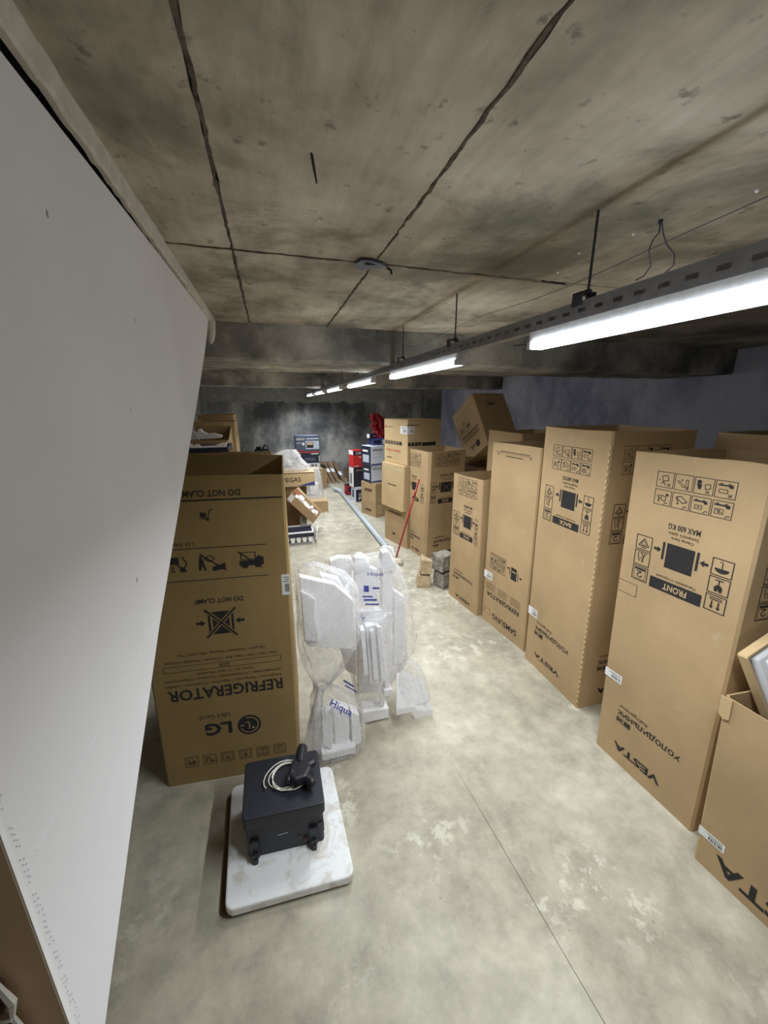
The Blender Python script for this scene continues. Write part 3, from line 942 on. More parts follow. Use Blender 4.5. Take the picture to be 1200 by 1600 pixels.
for i in range(3):
    k = Ink(f)
    for j in range(5):
        k.polys(rect(0, 0, 1, 1), (.08 + i * .28, .202 + j * .009, .30 + i * .28, .2045 + j * .009))
    k.put('printed_lines', 'ink_soft', r3)
lettering(f, 'REFRIGERATOR', (.095, .163, .85, .189), r3, bold=.025)
lettering(f, 'SAMSUNG', (.273, .046, .832, .078), r3, bold=.02)
Ink(f).polys(frame(.03), (.052, .05, .22, .085)).polys(disc(.8, .4, .08, 10), (.052, .05, .22, .085)).put('printed_frame', 'ink_soft', r3)
sticker(f, (.004, .26, .205, .302), r3)

b, t = back([(1.738, 3.481, 0), (1.801, 2.973, 0), (1.777, 2.986, 1.354), (1.737, 3.482, 1.336)], (.56, .045, 0), (.56, .03, 0))
r4, f4 = carton('refrigerator_carton', 'short open refrigerator carton marked BACK next to the concrete blocks', b, t, seed=9, wob=.010)
L4 = dict(grid=(.20, .851, .85, .984), sq=(.445, .622, .697, .715), colL=(.082, .533, .292, .720), colR=(.813, .521, .925, .717), bar=(.332, .532, .770, .570), holo=(.165, .213, .842, .237), pill=(.16, .183, .352, .199), vesta=(.262, .033, .795, .058))
fridge_print(f4[0], r4, L4, 'BACK', 'Тыльная сторона')

b = [(1.778, 4.864, 0), (1.848, 4.449, 0), (2.44, 4.58, 0), (2.33, 4.93, 0)]
t = [(1.745, 4.846, 1.435), (1.876, 4.436, 1.435), (2.46, 4.561, 1.435), (2.33, 4.928, 1.450)]
r5, f5 = carton('refrigerator_carton', 'open refrigerator carton turned at an angle behind the red broom handle', b, t, seed=12, r=.03)
L5 = dict(grid=(.04, .845, .62, .971), sq=(.18, .624, .40, .701), colR=(.62, .52, .80, .70), bar=(.185, .524, .54, .556), holo=(.085, .164, .72, .19), pill=(.09, .135, .26, .152), vesta=(.175, .034, .67, .060))
fridge_print(f5[0], r5, L5, 'BACK', 'Тыльная сторона')
L5 = dict(grid=(.14, .858, .79, .98), sq=(.325, .625, .615, .718), colL=(.075, .532, .215, .725), bar=(.273, .523, .66, .566), holo=(.215, .14, .85, .175), pill=(.215, .105, .35, .128), vesta=(.28, .015, .85, .05))
fridge_print(f5[1], r5, L5, 'SIDE', 'Боковая сторона')

# second row behind
b, t = boxpts((2.60, 1.72, 0), -math.pi / 2, .62, .56, 1.84)
carton('refrigerator_carton', 'unprinted open carton rising behind the carton marked FRONT', b, t, seed=15)
b, t = back([(2.36, 3.90, 0), (2.42, 3.34, 0), (2.40, 3.35, 1.722), (2.35, 3.90, 1.722)], (.60, .0, 0), (.60, .0, 0))
r7, f7 = carton('refrigerator_carton', 'open carton with a red scribble just behind the bare-fronted refrigerator carton', b, t, seed=16)
Ink(f7[0]).polys(line([(.1, .1), (.5, .9), (.9, .2)], .12), (.08, .93, .16, .95)).put('red_mark', 'ink_red', r7)
b, t = boxpts((2.70, 5.35, 0), -math.pi / 2, .72, .66, 1.16)
r8, f8 = carton('storage_carton', 'closed brown carton underneath the box tipped on its corner', b, t, opened=False, mat='card_dark', seed=17)
# the tilted box balanced on it
T_, R_, L_ = V((2.655, 4.90, 2.148)), V((2.66, 4.40, 1.512)), V((2.655, 5.46, 1.81))
B_ = R_ + (L_ - T_)
dv = V((.50, .02, .0))
# its lettered face looks across the aisle; corners named as seen with the print upright-inverted
b = [B_, R_, R_ + dv, B_ + dv]
t = [L_, T_, T_ + dv, L_ + dv]
r9, f9 = carton('tilted_carton', 'closed brown carton tipped on its corner in front of the blue-grey wall', b, t, opened=False, mat='card_tan', seed=18)
f = f9[0]
k = Ink(f).polys(disc(.5, .5, .5, 24), (.60, .10, .76, .22)); k.put('logo_disc', 'ink', r9)
lettering(f, 'LG', (.40, .12, .56, .20), r9, bold=.04)
lettering(f, 'REFRIGERATOR', (.18, .33, .86, .39), r9, 'ink_soft', bold=.02)
fill(f, (.16, .42, .88, .44), r9, 'ink', 'printed_bar')
pict(f, 'lg_cart', (.18, .55, .30, .63), r9)
pict(f, 'lg_truck', (.45, .55, .60, .63), r9)
pict(f, 'lg_drop', (.3, .66, .42, .73), r9, 'ink_soft')
fill(f, (.1, .86, .9, .866), r9, 'ink_soft', 'printed_line')
pict(f9[1], 'umbrella', (.35, .75, .6, .86), r9)
for i in range(4):
    pict(f9[1], 'arrows', (.1 + i * .2, .05, .25 + i * .2, .14), r9, 'ink_soft')

# ================================================================== LG CARTON (left)
BL, BR, TR, TL = V((-.683, 1.867, 0)), V((.018, 1.804, 0)), V((.041, 1.804, 1.689)), V((-.646, 1.865, 1.689))
dv = V((.04, .70, 0))
b = [BL, BR, BR + dv, BL + dv]; t = [TL, TR, TR + dv * 1.0 + V((-.02, 0, .015)), TL + dv + V((0, 0, .02))]
rl, fl_ = carton('refrigerator_carton', 'olive-brown open refrigerator carton standing by the white sloping partition', b, t, mat='card_lg', seed=21, wob=.012)
f = fl_[0]
lettering(f, 'DO NOT CLAMP HERE', (.20, .948, .716, .966), rl, bold=.015)
fill(f, (.05, .937, .979, .941), rl, 'ink', 'printed_line')
pict(f, 'lg_cart', (.453, .882, .533, .914), rl)
lettering(f, 'LG Electronics', (.12, .811, .397, .823), rl, 'ink_soft')
fill(f, (.05, .8035, .858, .8055), rl, 'ink', 'printed_line')
pict(f, 'lg_hand', (.212, .735, .355, .788), rl)
pict(f, 'lg_drop', (.405, .733, .590, .788), rl)
pict(f, 'lg_truck', (.664, .734, .842, .790), rl)
fill(f, (.05, .709, .86, .711), rl, 'ink', 'printed_line')
lettering(f, 'DO NOT CLAMP', (.355, .636, .675, .651), rl, bold=.015)
R = (.43, .535, .60, .608)
Ink(f).polys(rect(.17, 0, .83, 1) + rect(0, .05, .09, .95) + rect(.91, .05, 1, .95), R).put('clamp_symbol', 'ink', rl)
Ink(f, .002).polys(line([(-.08, -.1), (1.08, 1.1)], .16) + line([(-.08, 1.1), (1.08, -.1)], .16), R).put('clamp_cross_edge', 'card_lg', rl)
Ink(f, .0028).polys(line([(-.1, -.12), (1.1, 1.12)], .08) + line([(-.1, 1.12), (1.1, -.12)], .08), R).put('clamp_cross', 'ink', rl)
pict(f, 'arrow_r', (.350, .564, .410, .584), rl, flip=False, name='arrow_mark')
pict(f, 'arrow_l', (.611, .564, .672, .584), rl, flip=False, name='arrow_mark')
lettering(f, 'Yan gösn / Seitenteil / Samping / Bên cạnh / Yan', (.20, .470, .80, .482), rl, 'ink_soft')
lettering(f, 'Côté / Lado / Lato / Seite / Bok / Сторона / Боковая сторона', (.11, .447, .886, .459), rl, 'ink_soft')
Ink(f).polys(rect(0, 0, 1, .06) + rect(0, .94, 1, 1) + rect(0, 0, .004, 1) + rect(.996, 0, 1, 1), (.096, .420, .905, .440)).put('printed_frame', 'ink', rl)
lettering(f, 'SIDE', (.47, .424, .54, .436), rl, 'ink_soft')
lettering(f, 'Lemari Es / Tủ lạnh / Buzdolabı', (.31, .402, .70, .413), rl, 'ink_soft')
lettering(f, 'Холодильник / Холодильник / Soyuducu / Тоңазытқыш', (.09, .385, .903, .397), rl, 'ink_soft')
lettering(f, 'Réfrigérateur / Refrigerador / Frigorífero / Kühlschrank / Lednička', (.09, .366, .903, .378), rl, 'ink_soft')
lettering(f, 'REFRIGERATOR', (.098, .318, .906, .358), rl, bold=.02)
lettering(f, "Life's Good", (.292, .236, .507, .255), rl, 'ink_soft')
lettering(f, 'LG', (.320, .176, .512, .222), rl, bold=.035)
R = (.553, .160, .724, .235)
lo = Ink(f).polys(disc(.5, .5, .5, 32), R).put('logo_disc', 'ink', rl)
Ink(f, .002).polys(ring(.5, .5, .40, .035, 20, 290, 24) + line([(.5, .72), (.5, .36), (.66, .36)], .04) + line([(.72, .5), (.90, .5)], .04) + disc(.34, .66, .055, 10), R).put('logo_lines', 'ink_tan', lo)
for i, kd in enumerate(['arrows', 'stack', 'glass', 'umbrella', 'lg_drop', 'lg_truck']):
    x1 = .90 - i * .131
    R = (x1 - .095, .066, x1, .104)
    Ink(f).polys(frame(.05) + [[(.15 + .7 * x, .15 + .7 * y) for x, y in p] for p in sym(kd)], R).put('pictogram', 'ink_soft', rl)
sticker(f, (.944, .642, 1.0, .707), rl)
# second carton behind it
b, t = boxpts((-.70, 2.60, 0), .0, .70, .06, 1.705)
carton('storage_carton', 'folded carton squeezed upright right behind the olive-brown refrigerator carton', b, t, mat='card_lg', seed=22, wob=.004)
k = MB()
k.box((-.11, 2.60, 1.712), (-.02, 2.64, 1.722)); k.box((-.10, 2.61, 1.7225), (-.07, 2.63, 1.738)); k.tube([(-.06, 2.62, 1.722), (-.045, 2.62, 1.75), (-.025, 2.63, 1.735)], .006, 6)
k.build('plastic_clip', 'black_plastic', label='small black plastic clip lying on a carton rim', cat='clip')

# ================================================================== FOAM SLAB AND BLACK CASE
def rounded(x0, y0, x1, y1, r, n=5):
    out = []
    for cx, cy, a in ((x1 - r, y0 + r, -90), (x1 - r, y1 - r, 0), (x0 + r, y1 - r, 90), (x0 + r, y0 + r, 180)):
        out += [(cx + r * math.cos(math.radians(a + 90 * i / n)), cy + r * math.sin(math.radians(a + 90 * i / n))) for i in range(n + 1)]
    return out
sk = lambda pts: [(x + (y - 1.44) * -.035, y + (x + .08) * -.045) for x, y in pts]
def m_dirty():
    n = NT('foam_dirty')
    a = n.noise(7, 5, 0.6)
    n.base(n.mix(n.math('MULTIPLY', n.ramp(n.noise(9, 5, .65, dist=.8), [(.52, BW(0)), (.66, BW(1))]), .55), lin((240, 242, 243)), lin((186, 176, 154))))
    n.rough(.7)
    n.bump(n.noise(60, 3), .15, .004)
    MATS['foam_dirty'] = n.m
m_dirty()
MB().prism(sk(rounded(-.352, 1.175, .17, 1.705, .03)), (0, 0, .001), (1, 0, 0), (0, 1, 0), (0, 0, .012)).build('base_board', 'wood_dark', label='thin brown board under the dirty foam slab', cat='board')
MB().prism(sk(rounded(-.33, 1.165, .195, 1.715, .035)), (0, 0, .0135), (1, 0, 0), (0, 1, 0), (0, 0, .045)).build('foam_slab', 'foam_dirty', label='dirty white foam slab on the floor under the black case', cat='foam slab', bevel=.008)
dz0 = .0590
cs = thing('equipment_case', 'black metal equipment case standing on the foam slab', 'case', (-.07, 1.45, dz0))
sk2 = lambda pts: [(x, y + (x + .07) * -.055) for x, y in pts]
MB().prism(sk2(rounded(-.236, 1.335, .098, 1.585, .015)), (0, 0, dz0), (1, 0, 0), (0, 1, 0), (0, 0, .190)).build('body', 'black_metal', cs, bevel=.004)
MB().prism(sk2(rounded(-.242, 1.312, .106, 1.598, .02)), (0, 0, dz0 + .192), (1, 0, 0), (0, 1, 0), (0, 0, .062)).build('lid', 'black_metal', cs, bevel=.006)
MB().prism(sk2(rounded(-.228, 1.325, .092, 1.34, .004)), (0, 0, dz0 + .182), (1, 0, 0), (0, 1, 0), (0, 0, .010)).build('lid_seam', 'gap_black', cs)
for x in (-.205, .048):
    k = MB()
    yy = 1.335 - (x + .07) * .055
    k.box((x - .018, yy - .016, dz0 + .012), (x + .018, yy, dz0 + .11))
    k.box((x - .012, yy - .028, dz0 + .001), (x + .012, yy - .004, dz0 + .05))
    k.box((x - .006, yy - .034, dz0 + .001), (x + .010, yy - .02, dz0 + .028))
    k.build('bracket', 'black_plastic', cs, bevel=.002)
MB().box((-.105, 1.3345, dz0 + .098), (-.045, 1.3365, dz0 + .104)).build('slot_mark', 'galv', cs)
MB().tube([(.012, 1.334, dz0 + .045), (.012, 1.318, dz0 + .045)], .007, 10).build('red_socket', 'brick_brown', cs)
MB().tube([(-.012, 1.335, dz0 + .062), (-.012, 1.325, dz0 + .062)], .006, 10).build('socket', 'wood_dark', cs)
MB().box((.070, 1.322, dz0 + .07), (.0985, 1.336, dz0 + .12)).build('side_latch', 'black_plastic', cs)
zt = dz0 + .254
cc = thing('cable_coil', 'loose coil of thin white cable on the black case', 'cable', (-.05, 1.47, zt))
path = []
for i in range(74):
    a = i * .31
    rr_ = .075 + .009 * math.sin(i * .23) + .006 * math.sin(i * .71)
    path.append((-.058 + .03 * math.sin(i * .055) + rr_ * 1.05 * math.cos(a), 1.474 + rr_ * .92 * math.sin(a), zt + .004 + .0022 * (i / 20.3) + .003 * (1 + math.sin(i * .5))))
MB().tube(path, .0028, 6).build('cable', 'white_cable', cc, smooth=True)
pg = thing('cable_clamp', 'black plastic clamp with stubby arms lying on the black case', 'clamp', (.01, 1.46, zt + .016))
zc = zt + .018
k = MB()
k.prism([(-.055, -.04), (-.035, -.065), (.02, -.06), (.055, -.015), (.04, .045), (-.015, .055), (-.05, .015)], (.012, 1.455, zc), (1, .05, 0), (-.1, 1, .0), (0, 0, .05))
k.build('body', 'black_plastic', pg, bevel=.014)
for p, q, r_ in (((.015, 1.485, zc + .03), (.035, 1.565, zc + .05), .026), ((.045, 1.465, zc + .028), (.085, 1.482, zc + .028), .021), ((.03, 1.415, zc + .024), (.068, 1.372, zc + .022), .022), ((-.02, 1.45, zc + .04), (-.05, 1.41, zc + .022), .017)):
    k = MB()
    p, q = V(p), V(q)
    k.tube([p, p.lerp(q, .8), q], [r_, r_, r_ * .75], 10)
    k.build('arm', 'black_plastic', pg, bevel=.003)
# thin cable end crossing the top
# ================================================================== CLEAR BAGS OF FOAM
def loft(keys, n=72, m=60, fold=.016, seed=1, power=.72, topcut=None):
    """keys: (z, cx, cy, rx, ry)"""
    rings = []
    z0, z1 = keys[0][0], keys[-1][0]
    for i in range(m + 1):
        z = z0 + (z1 - z0) * i / m
        for a, b_ in zip(keys, keys[1:]):
            if a[0] <= z <= b_[0] + 1e-9:
                t_ = (z - a[0]) / (b_[0] - a[0])
                cx, cy, rx, ry = [a[q] + (b_[q] - a[q]) * t_ for q in range(1, 5)]
                break
        row = []
        for j in range(n):
            th = 2 * math.pi * j / n
            c, s = math.cos(th), math.sin(th)
            ux = math.copysign(abs(c) ** power, c); uy = math.copysign(abs(s) ** power, s)
            q = noise.noise(V((c * 2.2 + seed * 5.3, s * 2.2, z * 3.2))) + .6 * noise.noise(V((c * 5 + seed, s * 5 + 3, z * 5.5))) + .5 * abs(noise.noise(V((c * 9, s * 9 + seed, z * 2.0))))
            rg = (1 - abs(noise.noise(V((c * 6 + seed * 2.1, s * 6, z * 7)))) * 2.2) ** 3 * .35 + (1 - abs(noise.noise(V((c * 12 + z * 4, s * 12 + seed, z * 9)))) * 2.2) ** 3 * .16
            d = fold * (q + rg)
            row.append(V((cx + ux * (rx + d), cy + uy * (ry + d), z + .012 * noise.noise(V((c * 3, s * 3, seed + z * 4))))))
        rings.append(row)
    return MB().rings(rings)
def board(pts, y, th, lean=0.0):
    """flat foam board: outline in x,z standing at depth y; lean shifts y with z"""
    k = MB()
    a = [V((x, y + lean * z, z)) for x, z in pts]
    n = len(a)
    return k.add(a + [p + V((0, th, 0)) for p in a], [tuple(range(n)), tuple(range(2 * n - 1, n - 1, -1))] + [(i, n + i, n + (i + 1) % n, (i + 1) % n) for i in range(n)])

# bag tied at the waist, next to the LG carton
A = thing('foam_bag', 'clear plastic bag of white foam tied at the waist beside the olive-brown carton', 'bag', (.23, 1.86, 0), 'clear bags of foam packaging')
board([(.085, 1.13), (.09, .735), (.115, .70), (.385, .625), (.37, .95), (.27, 1.06), (.16, 1.10)], 1.90, .05).build('foam_piece', 'foam', A, bevel=.006)
board([(.085, 1.06), (.092, .76), (.17, .74), (.155, .90), (.16, 1.0), (.13, 1.03)], 1.872, .028).build('foam_piece', 'foam', A, bevel=.005)
board([(.20, 1.10), (.30, 1.06), (.37, .90), (.34, .72), (.25, .72)], 1.96, .05).build('foam_piece', 'foam', A, bevel=.006)
board([(.155, .34), (.15, .12), (.205, .06), (.215, .36)], 1.79, .04).build('foam_piece', 'foam', A, bevel=.005)
board([(.22, .36), (.225, .07), (.31, .07), (.315, .30)], 1.81, .06).build('foam_piece', 'foam', A, bevel=.005)
board([(.32, .30), (.325, .04), (.38, .06), (.37, .26)], 1.80, .07).build('foam_piece', 'foam', A, bevel=.005)
MB().box((.14, 1.77, .02), (.34, 1.90, .075)).build('foam_piece', 'foam', A, bevel=.008)
loft([(.006, .235, 1.83, .11, .06), (.03, .24, 1.835, .14, .085), (.10, .25, 1.845, .15, .10), (.27, .25, 1.86, .135, .095), (.36, .215, 1.87, .10, .07), (.435, .175, 1.875, .036, .03), (.47, .175, 1.88, .038, .032), (.55, .20, 1.90, .10, .065), (.68, .235, 1.92, .155, .095), (.76, .238, 1.925, .165, .10), (1.02, .228, 1.925, .158, .10), (1.10, .205, 1.925, .12, .085), (1.16, .155, 1.92, .065, .05), (1.18, .14, 1.92, .03, .02)], seed=2, fold=.022, n=110, m=90).build('plastic_film', 'film', A, smooth=True)
MB().tube([(.165 + .036 * math.cos(a * .5), 1.877 + .034 * math.sin(a * .5), .452 + .006 * math.sin(a)) for a in range(13)], .008, 8, closed=False).build('tie', 'film_thick', A, smooth=True)
loft([(.05, .085, 1.80, .045, .012), (.18, .11, 1.82, .04, .014), (.34, .14, 1.85, .028, .014), (.44, .158, 1.868, .02, .014)], n=40, m=24, seed=5, fold=.012).build('film_tail', 'film_thick', A, smooth=True)
ff = Face((.16, 1.742, .42), (.31, 1.742, .29), (.34, 1.755, .36), (.20, 1.765, .48))
lettering(ff, 'Hiqua', (.15, .1, .95, .8), A, 'ink_blue', flip=False, off=.0)
ff = Face((.27, 1.79, .50), (.36, 1.79, .42), (.37, 1.79, .46), (.29, 1.79, .54))
Ink(ff, 0).polys(rect(0, 0, 1, 1), (.0, .55, .7, .8)).polys(rect(0, 0, 1, 1), (.2, .1, 1, .3)).put('blue_print', 'ink_blue', A)

board([(.365, 1.02), (.39, .70), (.395, .66), (.36, .62), (.30, .64), (.30, .9)], 1.985, .03).build('foam_piece', 'foam', A, bevel=.004)
# tall bag behind it
B = thing('foam_bag', 'tall clear plastic bag of upright white foam boards behind the waist-tied bag', 'bag', (.56, 2.12, 0), 'clear bags of foam packaging')
board([(.285, 1.08), (.27, .60), (.42, .58), (.42, 1.085), (.34, 1.10)], 2.18, .05).build('foam_piece', 'foam', B, bevel=.006)
board([(.43, 1.105), (.43, .82), (.47, .78), (.55, .78), (.58, .84), (.58, 1.00), (.53, 1.03), (.50, 1.10)], 2.14, .04).build('foam_piece', 'foam', B, bevel=.006)
board([(.595, 1.13), (.60, .50), (.665, .50), (.672, 1.06), (.64, 1.135)], 2.11, .06).build('foam_piece', 'foam', B, bevel=.006)
board([(.43, .76), (.43, .14), (.60, .12), (.60, .74)], 2.10, .05).build('foam_piece', 'foam', B, bevel=.006)
board([(.31, .56), (.36, .30), (.43, .24), (.43, .56)], 2.15, .05).build('foam_piece', 'foam', B, bevel=.006)
board([(.60, .50), (.60, .16), (.70, .20), (.79, .36), (.70, .50)], 2.13, .05).build('foam_piece', 'foam', B, bevel=.006)
board([(.68, .86), (.68, .30), (.78, .28), (.75, .80)], 2.12, .04).build('foam_piece', 'foam', B, bevel=.006)
board([(.43, .10), (.43, .012), (.605, .010), (.605, .09)], 1.98, .10).build('foam_piece', 'foam', B, bevel=.006)
loft([(.006, .51, 2.06, .08, .05), (.04, .515, 2.07, .10, .07), (.2, .525, 2.10, .12, .075), (.42, .585, 2.12, .20, .105), (.60, .57, 2.13, .235, .11), (.80, .54, 2.15, .235, .105), (.98, .505, 2.16, .225, .095), (1.08, .48, 2.165, .20, .08)], seed=7, fold=.026, n=120, m=90).build('plastic_film', 'film', B, smooth=True)
loft([(1.0, .635, 2.14, .055, .05), (1.09, .638, 2.14, .05, .045), (1.145, .636, 2.14, .036, .03), (1.155, .634, 2.14, .012, .01)], n=28, m=14, seed=4, fold=.006).build('film_peak', 'film', B, smooth=True)
loft([(1.02, .475, 2.16, .06, .045), (1.09, .465, 2.16, .045, .035), (1.125, .455, 2.16, .012, .01)], n=28, m=14, seed=6, fold=.006).build('film_peak', 'film', B, smooth=True)
ff = Face((.45, 2.03, .80), (.58, 2.03, .78), (.59, 2.03, 1.04), (.44, 2.03, 1.06))
lettering(ff, 'Hiqua', (.30, .86, .95, .98), B, 'ink_blue', flip=False, off=.0)
Ink(ff, 0).polys(rect(0, 0, 1, 1), (.12, .48, .34, .64)).polys(rect(0, 0, 1, 1), (.5, .55, .8, .6)).polys(rect(0, 0, 1, 1), (.1, .25, .7, .3)).polys(rect(0, 0, 1, 1), (.15, .14, .8, .18)).polys(rect(0, 0, 1, 1), (.05, .34, .5, .38)).put('blue_print', 'ink_blue', B)
ff = Face((.42, 2.025, .74), (.52, 2.025, .62), (.55, 2.025, .67), (.45, 2.025, .79))
lettering(ff, 'Hiqua', (.0, .1, .8, .8), B, 'ink_blue', flip=False, off=.0)

# small knotted bag of profile strips hanging in front
C = thing('foam_bag', 'small knotted bag of long foam profile strips hung on the tall bag', 'bag', (.50, 1.91, .22), 'clear bags of foam packaging')
def strip(x0, x1, z0, z1, xs0, xs1, y, th):
    return MB().hexa([(x0, y, z0), (x1, y, z0), (x1, y + th, z0), (x0, y + th, z0)], [(xs0, y, z1), (xs1, y, z1), (xs1, y + th, z1), (xs0, y + th, z1)])
strip(.425, .452, .44, .75, .41, .435, 1.900, .06).build('foam_strip', 'foam', C, bevel=.003)
strip(.465, .555, .36, .76, .445, .525, 1.915, .05).build('foam_strip', 'foam', C, bevel=.003)
strip(.485, .515, .40, .74, .465, .485, 1.895, .022).build('foam_rib', 'foam', C, bevel=.002)
strip(.530, .560, .38, .76, .505, .53, 1.892, .025).build('foam_rib', 'foam', C, bevel=.002)
strip(.562, .592, .30, .72, .535, .548, 1.920, .05).build('foam_strip', 'foam', C, bevel=.003)
MB().box((.55, 1.905, .255), (.605, 1.96, .30)).build('foam_strip', 'foam', C, bevel=.004)
loft([(.225, .52, 1.925, .05, .025), (.27, .51, 1.925, .085, .04), (.40, .50, 1.930, .10, .045), (.62, .495, 1.935, .095, .045), (.73, .49, 1.940, .085, .045), (.79, .50, 1.945, .05, .03), (.81, .53, 1.950, .02, .015)], n=48, m=36, seed=9, fold=.010).build('plastic_film', 'film', C, smooth=True)
MB().tube([(.43, 1.920, .785), (.48, 1.900, .80), (.53, 1.895, .795), (.58, 1.95, .80), (.61, 1.935, .805)], [.008, .014, .016, .015, .01], 10).build('knot', 'film_thick', C, smooth=True)

# channel-shaped foam at the foot
D = thing('foam_channel', 'white channel-shaped foam piece wrapped in film on the floor below the bags', 'foam piece', (.75, 2.0, 0))
U = [(.62, .006), (.62, .12), (.64, .145), (.73, .135), (.74, .006)]
prof = [(.625, .07), (.73, .07), (.755, .005), (.885, .005), (.885, .05), (.85, .06), (.83, .05), (.81, .065), (.765, .07), (.765, .105), (.625, .125)]
def inc(pts, a, b_):  # profile at the front edge, rising backwards
    n = len(pts)
    va = [V((x, a[0], z)) for x, z in pts]; vb = [V((x + (.70 - x) * .35, b_[0], z + b_[1])) for x, z in pts]
    return MB().add(va + vb, [tuple(range(n)), tuple(range(2 * n - 1, n - 1, -1))] + [(i, n + i, n + (i + 1) % n, (i + 1) % n) for i in range(n)])
inc([(x + .012, z) for x, z in prof], (1.925,), (1.99, .22)).build('foam_body', 'foam', D, bevel=.005)
loft([(.11, .775, 1.965, .11, .03), (.2, .77, 1.975, .10, .03), (.32, .755, 1.985, .08, .025), (.40, .745, 1.99, .05, .018)], n=48, m=26, seed=13, fold=.012).build('film_cover', 'film', D, smooth=True)

# ================================================================== CONCRETE BLOCKS, BROOM, PIPE
def lump(name, b_, t_, mat, label, group=None, seed=1, amp=.008, cat='block'):
    k = MB().hexa(b_, t_)
    o = k.build(name, mat, label=label, cat=cat, group=group)
    me = o.data
    bm = bmesh.new(); bm.from_mesh(me)
    bmesh.ops.subdivide_edges(bm, edges=bm.edges, cuts=4, use_grid_fill=True)
    zmin = min(v.co.z for v in bm.verts)
    for v in bm.verts:
        p = v.co + o.location
        d = V((noise.noise(p * 14 + V((seed, 0, 0))), noise.noise(p * 14 + V((0, seed, 0))), noise.noise(p * 14 + V((0, 0, seed))))) * amp * 1.6
        if v.co.z - zmin < 1e-4: d.z = 0
        v.co += d
    bm.to_mesh(me); bm.free()
    b2 = o.modifiers.new('bevel', 'BEVEL'); b2.width = .004; b2.segments = 1
    return o
lump('stone_block', [(1.455, 3.70, 0), (1.60, 3.66, 0), (1.66, 3.80, 0), (1.50, 3.84, 0)], [(1.47, 3.70, .145), (1.605, 3.665, .128), (1.65, 3.79, .14), (1.50, 3.83, .15)], 'stone_tan', 'lower of two tan stone blocks stacked on the floor', seed=2, amp=.008)
lump('stone_block', [(1.48, 3.70, .158), (1.62, 3.67, .158), (1.65, 3.78, .158), (1.52, 3.81, .158)], [(1.51, 3.70, .33), (1.625, 3.675, .30), (1.62, 3.76, .33), (1.53, 3.78, .37)], 'stone_tan', 'upper of two tan stone blocks, chipped at its top', seed=4, amp=.009)
lump('concrete_block', [(1.66, 3.72, 0), (1.715, 3.57, 0), (1.90, 3.63, 0), (1.85, 3.78, 0)], [(1.66, 3.72, .19), (1.715, 3.57, .17), (1.90, 3.63, .18), (1.85, 3.78, .19)], 'stone_grey', 'lower grey concrete block beside the tan stones', seed=6, amp=.006)
lump('concrete_block', [(1.64, 3.73, .205), (1.70, 3.575, .205), (1.88, 3.63, .205), (1.83, 3.79, .205)], [(1.64, 3.73, .40), (1.70, 3.58, .385), (1.87, 3.64, .38), (1.82, 3.79, .39)], 'stone_grey', 'upper grey concrete block with a rough wet-looking top', seed=7, amp=.012)

br = thing('broom', 'red-handled broom with a pale brush leaning on the angled carton', 'broom', (1.43, 4.43, 0))
top = V((1.735, 4.42, 1.10)); foot = V((1.442, 4.44, .055))
MB().tube([foot, top], .011, 10).build('handle', 'red_stick', br, smooth=True)
MB().tube([foot.lerp(top, .78), foot.lerp(top, .88)], .0135, 10).build('grip', 'red_stick', br, smooth=True)
MB().hexa([(1.37, 4.37, .03), (1.50, 4.33, .03), (1.53, 4.41, .03), (1.40, 4.46, .03)], [(1.385, 4.39, .075), (1.485, 4.355, .07), (1.50, 4.40, .075), (1.41, 4.445, .08)]).build('brush_head', 'brush', br, bevel=.008)
MB().hexa([(1.36, 4.35, .001), (1.50, 4.31, .001), (1.53, 4.39, .001), (1.39, 4.44, .001)], [(1.37, 4.37, .03), (1.50, 4.33, .03), (1.53, 4.41, .03), (1.40, 4.46, .03)]).build('bristles', 'stone_grey', br)

pp = thing('drain_pipe', 'long grey plastic drain pipe lying on the floor along the boxes', 'pipe', (1.45, 6.7, 0))
pr_ = .043
MB().tube([(1.46, 8.62, pr_ + .002), (1.462, 6.5, pr_ + .002), (1.455, 4.86, pr_ + .002)], pr_, 18).build('tube', 'grey_pvc', pp, smooth=True)
MB().tube([(1.46, 8.58, pr_ + .003), (1.46, 8.68, pr_ + .003), (1.445, 8.80, pr_ + .006), (1.40, 8.90, pr_ + .012), (1.35, 8.95, pr_ + .014)], [.048, .048, .047, .047, .051], 18).build('elbow', 'grey_pvc', pp, smooth=True)
MB().tube([(1.455, 4.87, pr_ + .003), (1.452, 4.78, pr_ + .003)], .048, 18).build('socket_end', 'black_plastic', pp, smooth=True)
MB().tube([(1.452, 4.79, pr_), (1.445, 4.68, .045), (1.435, 4.60, .035)], [.038, .03, .018], 12).build('plug', 'stone_grey', pp, smooth=True)

# ================================================================== RIGHT STACKS FURTHER BACK
def quadbox(bl, br, depth, z0, z1, out=0.0, skew=0.0):
    bl, br = V(bl), V(br)
    d = (br - bl).normalized()
    n_ = V((-d.y, d.x, 0))  # points away behind the face
    b_ = [bl, br, br + n_ * depth, bl + n_ * depth]
    b_ = [V((p.x, p.y, z0)) - n_ * out for p in b_]
    t_ = [V((p.x, p.y, z1)) + d * skew for p in b_]
    return b_, t_
b, t = quadbox((1.581, 5.436, 0), (1.743, 4.874, 0), .52, 0, .548)
r, f = carton('storage_carton', 'bottom carton of the three-box stack behind the red broom', b, t, opened=False, mat='card_tan', seed=31)
fill(f[0], (.38, .24, .5, .29), r, 'ink', 'hand_slot')
fill(f[0], (.2, .83, .75, .88), r, 'ink_soft', 'printed_line')
b, t = quadbox((1.581, 5.440, 0), (1.735, 4.880, 0), .52, .556, 1.195, out=.06, skew=.02)
r, f = carton('storage_carton', 'middle carton of the three-box stack, sticking out slightly', b, t, opened=False, mat='card_pale', seed=32)
